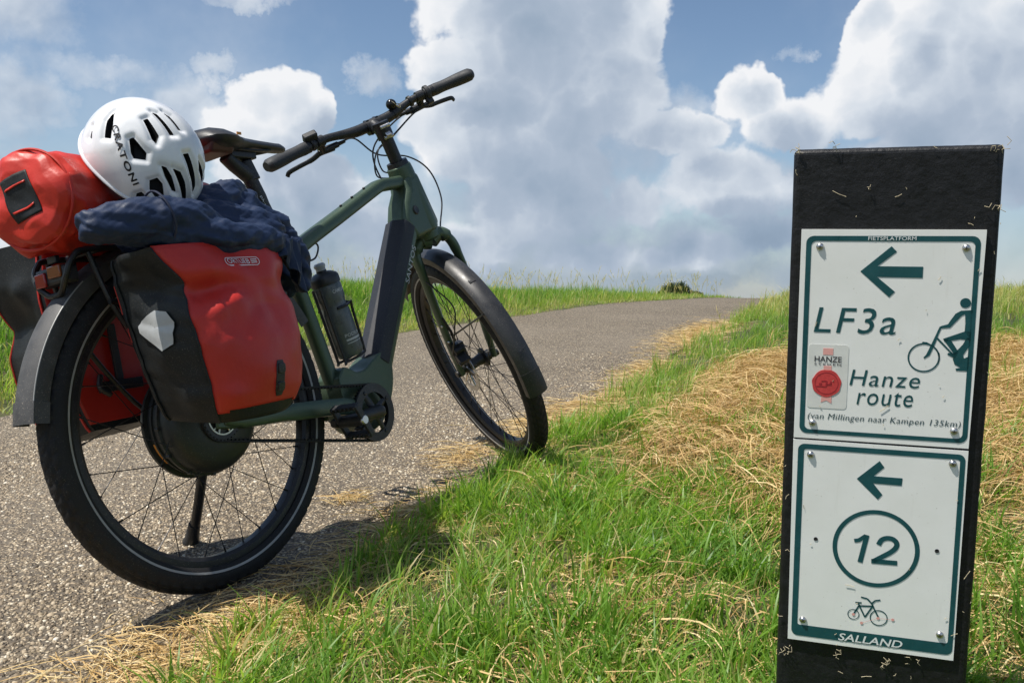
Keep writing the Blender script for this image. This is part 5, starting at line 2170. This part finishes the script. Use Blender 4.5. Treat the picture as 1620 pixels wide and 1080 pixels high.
# ------------------------------------------------------------------ waymark post
SX, SU, SN = V(0.949, -0.3153, 0.0), V(-0.040, -0.121, 0.992), V(-0.313, -0.941, -0.127)
SX = unit(SX)
SU = unit(SU - SX * (SX @ SU))
SN = np.cross(SX, SU)
PO = V(0.337, 1.126, 0.181 + UPZ)                               # top left corner of the front
PLEN = .90


def build_post():
    foot_ = PO + SX * .115 - SU * PLEN
    PM = Matrix(np.stack([SX, SU, SN], 1).tolist()).to_4x4()
    PM.translation = Vector(foot_)
    root = empty('waymark_post', PM)
    tag(root, 'thick black cycle route post carrying two white and green plates', 'signpost')
    # local: x right, y up the post, z out of the front; origin at the foot, front at z = 0
    L = lambda u, v: (u - .115, v + PLEN)
    b = MB()
    b.box((0, PLEN / 2, -.045), (.23, PLEN, .09))
    body = b.build('post', None or M_POST, root, bevel=.007, segs=4)
    rgh = body.modifiers.new('grain', 'SUBSURF')
    rgh.subdivision_type = 'SIMPLE'
    rgh.levels = rgh.render_levels = 5
    tx_ = bpy.data.textures.new('post_grain', 'CLOUDS')
    tx_.noise_scale = .012
    tx_.noise_depth = 4
    dd = body.modifiers.new('relief', 'DISPLACE')
    dd.texture = tx_
    dd.strength = .0016
    dd.mid_level = .5

    def poly(name, pts, z, m, parent, th=.0004, smooth=False):
        q = MB()
        q.prism([L(*p) for p in pts], (0, 0, 0), (1, 0, 0), (0, 1, 0), (0, 0, 1), z - th, z)
        return q.build(name, m, parent, smooth=smooth)

    def frame_poly(q, x0, x1, y0, y1, cr, ix0, ix1, iy0, iy1, icr, z):
        def rr(a0, a1, b0, b1, c):
            o = []
            for cx_, cy_, s in ((a1 - c, b1 - c, 0), (a0 + c, b1 - c, 90), (a0 + c, b0 + c, 180), (a1 - c, b0 + c, 270)):
                for k in range(7):
                    t = R(s + 15 * k)
                    o.append((cx_ + c * math.cos(t), cy_ + c * math.sin(t)))
            return o
        A, B_ = rr(x0, x1, y0, y1, cr), rr(ix0, ix1, iy0, iy1, icr)
        n = len(A)
        q.add([(*L(*p), z) for p in A] + [(*L(*p), z) for p in B_], [(i, (i + 1) % n, n + (i + 1) % n, n + i) for i in range(n)])

    def letters(name, body_, x, y, w_, h, m, parent, z, **kw):
        vs, fs = text_fit(body_, w_, h, **kw)
        q = MB()
        q.add([(*L(x + a, y + b_), z) for a, b_ in vs], fs)
        return q.build(name, m, parent, smooth=False)

    def screws(parent, pts, z):
        for (u, v) in pts:
            q = MB()
            x, y = L(u, v)
            q.lathe([(0, .0034), (.0018, .0033), (.0036, .0024), (.0046, .0008), (.0047, 0)], 20, c=(x, y, z), axis='z')
            q.build('screw', M_STEEL, parent)
            q = MB()
            a = rng.uniform(0, 3)
            for d_ in (0, math.pi / 2):
                ca_, sa_ = math.cos(a + d_), math.sin(a + d_)
                q.box((x, y, z + .0033), (.0038, .0008, .0006), rot=np.array([[ca_, -sa_, 0], [sa_, ca_, 0], [0, 0, 1]]))
            q.build('slot', M_HBLACK, parent)

    ZP = .0048                                                  # plate face
    up = poly('plate', [(.0120, -.0958), (.2160, -.0965), (.2128, -.3580), (.0115, -.3583)], ZP, M_PLATE, root, .0030)
    lo = poly('plate', [(.0113, -.3608), (.2130, -.3610), (.2124, -.6334), (.0132, -.6332)], ZP, M_PLATE, root, .0030)
    ZG = ZP + .0004
    ZW = ZP + .0008
    q = MB()
    frame_poly(q, .0180, .2106, -.3515, -.1037, .009, .0240, .2050, -.3463, -.1100, .006, ZG)
    q.build('border', M_TEAL, up, smooth=False)
    letters('lettering', 'FIETSPLATFORM', .0886, -.1088, .0530, .0045, M_SIGNW, up, ZW, offset=.0)
    arrow = [(0.0815, -0.1462), (0.1150, -0.1158), (0.1212, -0.1223), (0.1004, -0.1398), (0.1508, -0.1398), (0.1508, -0.1531), (0.1008, -0.1528), (0.1213, -0.1702), (0.1152, -0.1770)]
    poly('arrow', arrow, ZG, M_TEAL, up, .0003)
    letters('lettering', 'LF3a', .0306, -.2225, .0940, .0318, M_TEAL, up, ZG, shear=.18, offset=.001, spacing=1.12)
    letters('lettering', 'Hanze', .0750, -.2872, .0798, .0200, M_TEAL, up, ZG, shear=.17, offset=0.0, spacing=1.1)
    letters('lettering', 'route', .0842, -.3110, .0640, .0178, M_TEAL, up, ZG, shear=.17, offset=0.0, spacing=1.1)
    letters('lettering', '(van Millingen naar Kampen 135km)', .0275, -.3345, .1750, .0100, M_TEALG, up, ZG, shear=.2, offset=.0, spacing=1.08)
    # sticker
    q = MB()
    def rrect(x0, x1, y0, y1, c):
        o = []
        for cx_, cy_, s in ((x1 - c, y1 - c, 0), (x0 + c, y1 - c, 90), (x0 + c, y0 + c, 180), (x1 - c, y0 + c, 270)):
            for k in range(5):
                t = R(s + 22.5 * k)
                o.append((cx_ + c * math.cos(t), cy_ + c * math.sin(t)))
        return o
    stk = poly('sticker', rrect(.0258, .0726, -.3182, -.2372, .004), ZG, M_STICK, up, .0003)
    for pts in ([(.0427, -.2419), (.0546, -.2419), (.0546, -.2502), (.0427, -.2502)], [(.0440, -.2640), (.0535, -.2640), (.0535, -.2700), (.0440, -.2700)], [(.0428, -.3028), (.0548, -.3024), (.0550, -.3116), (.0487, -.3080), (.0423, -.3108)]):
        q = MB()
        q.prism([L(*p) for p in pts], (0, 0, 0), (1, 0, 0), (0, 1, 0), (0, 0, 1), ZG, ZG + .0003)
        q.build('ribbon', M_PINK, up, smooth=False)
    q = MB()
    nse = [(.0482 + .0172 * (1 + .025 * math.sin(9 * t)) * math.cos(t), -.2861 + .0172 * (1 + .025 * math.sin(7 * t)) * math.sin(t)) for t in np.linspace(0, 2 * math.pi, 40, endpoint=False)]
    q.prism([L(*p) for p in nse], (0, 0, 0), (1, 0, 0), (0, 1, 0), (0, 0, 1), ZG, ZG + .0006)
    q.build('wax_seal', M_SEAL, up, smooth=False)
    q = MB()
    x, y = L(.0482, -.2861)
    for r0, r1 in ((.0132, .0140),):
        q.lathe([(r0, ZG + .0008), (r1, ZG + .0008)], 40, c=(x, y, 0), axis='z')
    for (u, v, w_, h) in ((-.006, -.004, .012, .0012), (-.007, -.001, .003, .003), (0, 0, .002, .006), (.003, -.001, .006, .002), (-.003, .003, .006, .0012), (.005, .001, .002, .004)):
        q.box((x + u, y + v, ZG + .0007), (w_, h, .0004))
    q.build('relief', M_SEALD, up, smooth=False)
    letters('lettering', 'HANZE', .0330, -.2592, .0318, .0072, M_SIGNB, up, ZW, offset=.01)
    letters('lettering', 'STEDEN', .0329, -.2635, .0316, .0026, M_SIGNB, up, ZW, offset=.01, spacing=1.4)
    # rider emblem
    q = MB()
    def disc(cx_, cy_, r0, r1, n=36):
        x_, y_ = L(cx_, cy_)
        if r0 > 0:
            q.lathe([(r0, ZG), (r1, ZG)], n, c=(x_, y_, 0), axis='z')
        else:
            q.add([(x_ + r1 * math.cos(2 * math.pi * k / n), y_ + r1 * math.sin(2 * math.pi * k / n), ZG) for k in range(n)], [tuple(range(n))])
    def shp(pts):
        q.add([(*L(*p), ZG) for p in pts], [tuple(range(len(pts)))])
    disc(.1987, -.1818, 0, .0058)
    disc(.1572, -.2488, .0160, .0178, 48)
    shp([(.2030, -.1902), (.1945, -.1910), (.1888, -.1948), (.1838, -.2030), (.1885, -.2060), (.1955, -.1972), (.1990, -.1950), (.2070, -.1950), (.2070, -.1902)])        # shoulder and upper arm
    shp([(.1838, -.2030), (.1815, -.2075), (.1738, -.2100), (.1742, -.2128), (.1838, -.2118), (.1885, -.2060)])                                               # forearm
    shp([(.2070, -.1950), (.1990, -.1950), (.2000, -.2060), (.1998, -.2156), (.2070, -.2250)])                                                                 # trunk
    shp([(.1998, -.2156), (.1770, -.2252), (.1790, -.2290), (.1862, -.2271), (.1960, -.2250), (.2070, -.2262), (.2070, -.2156)])                               # thigh
    shp([(.1770, -.2252), (.1862, -.2271), (.1948, -.2404), (.1908, -.2440)])                                                                                   # shin
    shp([(.1880, -.2420), (.1948, -.2404), (.1915, -.2485), (.1825, -.2440), (.1838, -.2420)])                                                                  # foot
    shp([(.2070, -.2200), (.2020, -.2245), (.1986, -.2316), (.1914, -.2406), (.1891, -.2494), (.1912, -.2555), (.1981, -.2595), (.2066, -.2600), (.2066, -.2450), (.2010, -.2480), (.2000, -.2440), (.2040, -.2360), (.2068, -.2330)])   # rear leg
    shp([(.1926, -.2605), (.1934, -.2632), (.2062, -.2631), (.2062, -.2595), (.1981, -.2595)])
    shp([(.1742, -.2100), (.1725, -.2110), (.1698, -.2185), (.1660, -.2290), (.1598, -.2450), (.1571, -.2485), (.1577, -.2503), (.1636, -.2460), (.1690, -.2310), (.1722, -.2195), (.1745, -.2128)])  # bars and fork
    shp([(.1700, -.2255), (.1715, -.2240), (.1905, -.2440), (.1890, -.2452)])
    shp([(.1545, -.2312), (.1550, -.2295), (.1600, -.2300), (.1680, -.2345), (.1745, -.2430), (.1752, -.2500), (.1738, -.2560), (.1730, -.2560), (.1738, -.2490), (.1710, -.2400), (.1650, -.2330)])
    q.build('rider_emblem', M_TEAL, up, smooth=False)
    screws(up, ((.0342, -.1169), (.1956, -.1175), (.0335, -.3376), (.1956, -.3374)), ZP)

    # lower plate: 12
    q = MB()
    frame_poly(q, .0174, .2104, -.6265, -.3657, .008, .0246, .2046, -.6112, -.3724, .003, ZG)
    q.build('border', M_TEAL, lo, smooth=False)
    arrow2 = [(.0890, -.4062), (.1145, -.3812), (.1203, -.3890), (.1085, -.4012), (.1416, -.4012), (.1412, -.4108), (.1083, -.4106), (.1196, -.4245), (.1146, -.4312)]
    poly('arrow', arrow2, ZG, M_TEAL, lo, .0003)
    q = MB()
    x, y = L(.1150, -.4962)
    q.lathe([(.0458, ZG), (.0512, ZG)], 72, c=(x, y, 0), axis='z')
    q.build('ring', M_TEAL, lo, smooth=False)
    def stroke(pts, w_):
        """flat ribbon of even width along the points"""
        P = [np.array(p, float) for p in pts]
        A, B_ = [], []
        for i_ in range(len(P)):
            d0 = unit(P[i_] - P[i_ - 1]) if i_ > 0 else unit(P[1] - P[0])
            d1 = unit(P[i_ + 1] - P[i_]) if i_ < len(P) - 1 else d0
            n0, n1_ = np.array([-d0[1], d0[0]]), np.array([-d1[1], d1[0]])
            m_ = unit(n0 + n1_)
            k_ = min(1.6, 1 / max(.3, m_ @ n0)) * w_ / 2
            A.append(P[i_] + m_ * k_)
            B_.append(P[i_] - m_ * k_)
        n = len(P)
        q.add([(*L(*p), ZG) for p in A] + [(*L(*p), ZG) for p in B_], [(i_, i_ + 1, n + i_ + 1, n + i_) for i_ in range(n - 1)])
    q = MB()
    stroke([(.0975, -.5162), (.1042, -.4790)], .0060)
    stroke([(.0895, -.4882), (.0950, -.4868), (.1000, -.4826), (.1030, -.4800)], .0050)
    q.build('lettering', M_TEAL, lo, smooth=False)
    q = MB()
    stroke(spline([(.1182, -.4905), (.1215, -.4838), (.1275, -.4806), (.1345, -.4812), (.1392, -.4858), (.1385, -.4920), (.1330, -.4985), (.1240, -.5052), (.1160, -.5110), (.1128, -.5134)], 6), .0061)
    stroke([(.1108, -.5130), (.1412, -.5122)], .0062)
    q.build('lettering', M_TEAL, lo, smooth=False)
    letters('lettering', 'SALLAND', .0757, -.6256, .0770, .0102, M_SIGNW, lo, ZW, shear=.2, offset=.012)
    q = MB()
    def ln(pts, r=.0011):
        q.tube([(*L(*p), ZG) for p in pts], r, 6, up=(0, 0, 1), ry=None)
    for (cx_, cy_, r0, r1) in ((.0928, -.5876, .0062, .0072), (.1231, -.5884, .0094, .0107)):
        x_, y_ = L(cx_, cy_)
        q.lathe([(r0, ZG), (r1, ZG)], 40, c=(x_, y_, 0), axis='z')
    def bar2(a, b_, w_=.0010):
        a, b_ = np.array(a), np.array(b_)
        d_ = unit(np.array([b_[0] - a[0], b_[1] - a[1]]))
        n_ = np.array([-d_[1], d_[0]]) * w_
        q.add([(*L(*(a + n_)), ZG), (*L(*(a - n_)), ZG), (*L(*(b_ - n_)), ZG), (*L(*(b_ + n_)), ZG)], [(0, 1, 2, 3)])
    for a, b_ in (((.0928, -.5876), (.0988, -.5752)), ((.0975, -.5708), (.1067, -.5895)), ((.0988, -.5752), (.1155, -.5735)), ((.1067, -.5895), (.1160, -.5722)), ((.1155, -.5735), (.1231, -.5884)), ((.1140, -.5700), (.1160, -.5740)),
                  ((.1009, -.5629), (.1085, -.5642)), ((.1085, -.5642), (.1140, -.5700)), ((.1140, -.5700), (.1180, -.5655)), ((.1180, -.5655), (.1240, -.5640)), ((.0945, -.5712), (.1020, -.5706))):
        bar2(a, b_)
    q.build('bicycle_emblem', M_TEAL, lo, smooth=False)
    q = MB()
    for (cx_, cy_) in ((.0928, -.5876), (.1031, -.5980), (.1224, -.5889), (.1398, -.5885)):
        x_, y_ = L(cx_, cy_)
        q.add([(x_ + .0019 * math.cos(2 * math.pi * k / 14), y_ + .0019 * math.sin(2 * math.pi * k / 14), ZG + .0002) for k in range(14)], [tuple(range(14))])
    def bar3(a, b_, w_=.0002):
        a, b_ = np.array(a), np.array(b_)
        d_ = unit(b_ - a)
        n_ = np.array([-d_[1], d_[0]]) * w_
        q.add([(*L(*(a + n_)), ZG + .00012), (*L(*(a - n_)), ZG + .00012), (*L(*(b_ - n_)), ZG + .00012), (*L(*(b_ + n_)), ZG + .00012)], [(0, 1, 2, 3)])
    bar3((.1031, -.5980), (.1224, -.5889))
    bar3((.1224, -.5889), (.1398, -.5885))
    q.build('node_marks', M_PINK, lo, smooth=False)
    for (u, v) in ((.0432, -.4911), (.1856, -.4909)):
        q = MB()
        x, y = L(u, v)
        q.lathe([(0, ZP + .0001), (.0022, ZP + .0002), (.0026, ZP + .0006)], 16, c=(x, y, 0), axis='z')
        q.build('hole', M_HBLACK, lo)
    screws(lo, ((.0329, -.3795), (.1967, -.3779), (.0313, -.6040), (.1951, -.6008)), ZP)

    # dried grass clippings stuck on the post and on the plates
    q = MB()
    for i in range(80):
        u, v = rng.uniform(.0, .23), -rng.uniform(.0, .76)
        onp = .011 < u < .214 and -.634 < v < -.095
        if onp and rng.random() < .45:
            continue
        x, y = L(u, v)
        z = ZP + .0008 if onp else .0022
        a = rng.uniform(0, 6.28) if rng.random() < .5 else rng.normal(1.2, .4)
        l_ = rng.gamma(2, .0016) + .001
        if not onp and rng.random() < .14:
            l_ *= 3.0
        bend = rng.normal(0, .5)
        P = [(x + math.cos(a + bend * k) * l_ * k, y + math.sin(a + bend * k) * l_ * k, z + .0004) for k in (-.5, 0, .5)]
        q.tube(P, .00030 if onp else .00038, 4)
    # tufts of cuttings in the corners under the lower plate and at the top
    for (u, v, n_) in ((.010, -.655, 14), (.075, -.650, 9), (.135, -.652, 16), (.170, -.64, 8), (.004, -.003, 12), (.226, -.004, 12), (.050, .001, 8), (.225, -.070, 10), (.088, -.045, 5)):
        for k in range(n_ // 2):
            x, y = L(u + rng.normal(0, .004), v + rng.normal(0, .0025))
            a = rng.uniform(0, 6.28)
            l_ = rng.uniform(.003, .010)
            q.tube([(x, y, .0022), (x + math.cos(a) * l_ * .6, y + math.sin(a) * l_ * .6, .005), (x + math.cos(a + .7) * l_, y + math.sin(a + .7) * l_, .003)], .0004, 4)
    g = q.build('grass_clippings', M_CLIP, root)
    g['kind'] = 'stuff'


def mat_post():
    m = mat('tarred_post', (.0080, .0085, .0100), .48, 0, .30, 50, .0012, 110, spec=.35, dust=.22, dustcol=(.16, .15, .13))
    return m


def mat_plate():
    m = bpy.data.materials.new('enamel_plate')
    m.use_nodes = True
    w = NT(m.node_tree)
    b = w.n['Principled BSDF']
    tc = w.new('ShaderNodeTexCoord').outputs['Object']
    n = w.noise(tc, 18, 5, .6)
    n2 = w.noise(tc, 260, 3, .6)
    n3 = w.noise(w.vmath('MULTIPLY', tc, (90, 7, 1)), 1.0, 4, .6)
    c = w.mix(w.maprange(n.outputs['Fac'], .35, .75, 0, .5), (.82, .83, .80), (.71, .72, .67))
    c = w.mix(w.maprange(n2.outputs['Fac'], .68, .76, 0, .55), c, (.36, .33, .26))
    c = w.mix(w.maprange(n3.outputs['Fac'], .62, .80, 0, .25), c, (.50, .49, .42))
    w.l.new(c, b.inputs['Base Color'])
    b.inputs['Roughness'].default_value = .32
    return m


M_POST = mat_post()
M_PLATE = mat_plate()
M_TEAL = mat('sign_teal', (.008, .070, .080), .35, 0, .12, 60, dust=.15)
M_TEALG = mat('sign_teal_small', (.055, .095, .105), .4)
M_SIGNW = mat('sign_white', (.74, .77, .76), .4)
M_SIGNB = mat('sign_black', (.03, .03, .04), .4)
M_STICK = mat('sticker_paper', (.66, .67, .63), .5, 0, .05, 60)
M_PINK = mat('faded_pink', (.72, .36, .32), .5)
M_SEAL = mat('seal_red', (.52, .05, .05), .45, 0, .15, 200)
M_SEALD = mat('seal_dark', (.33, .02, .03), .45)
M_CLIP = mat('dried_clipping', (.42, .36, .24), .8, 0, .35, 200)
build_post()
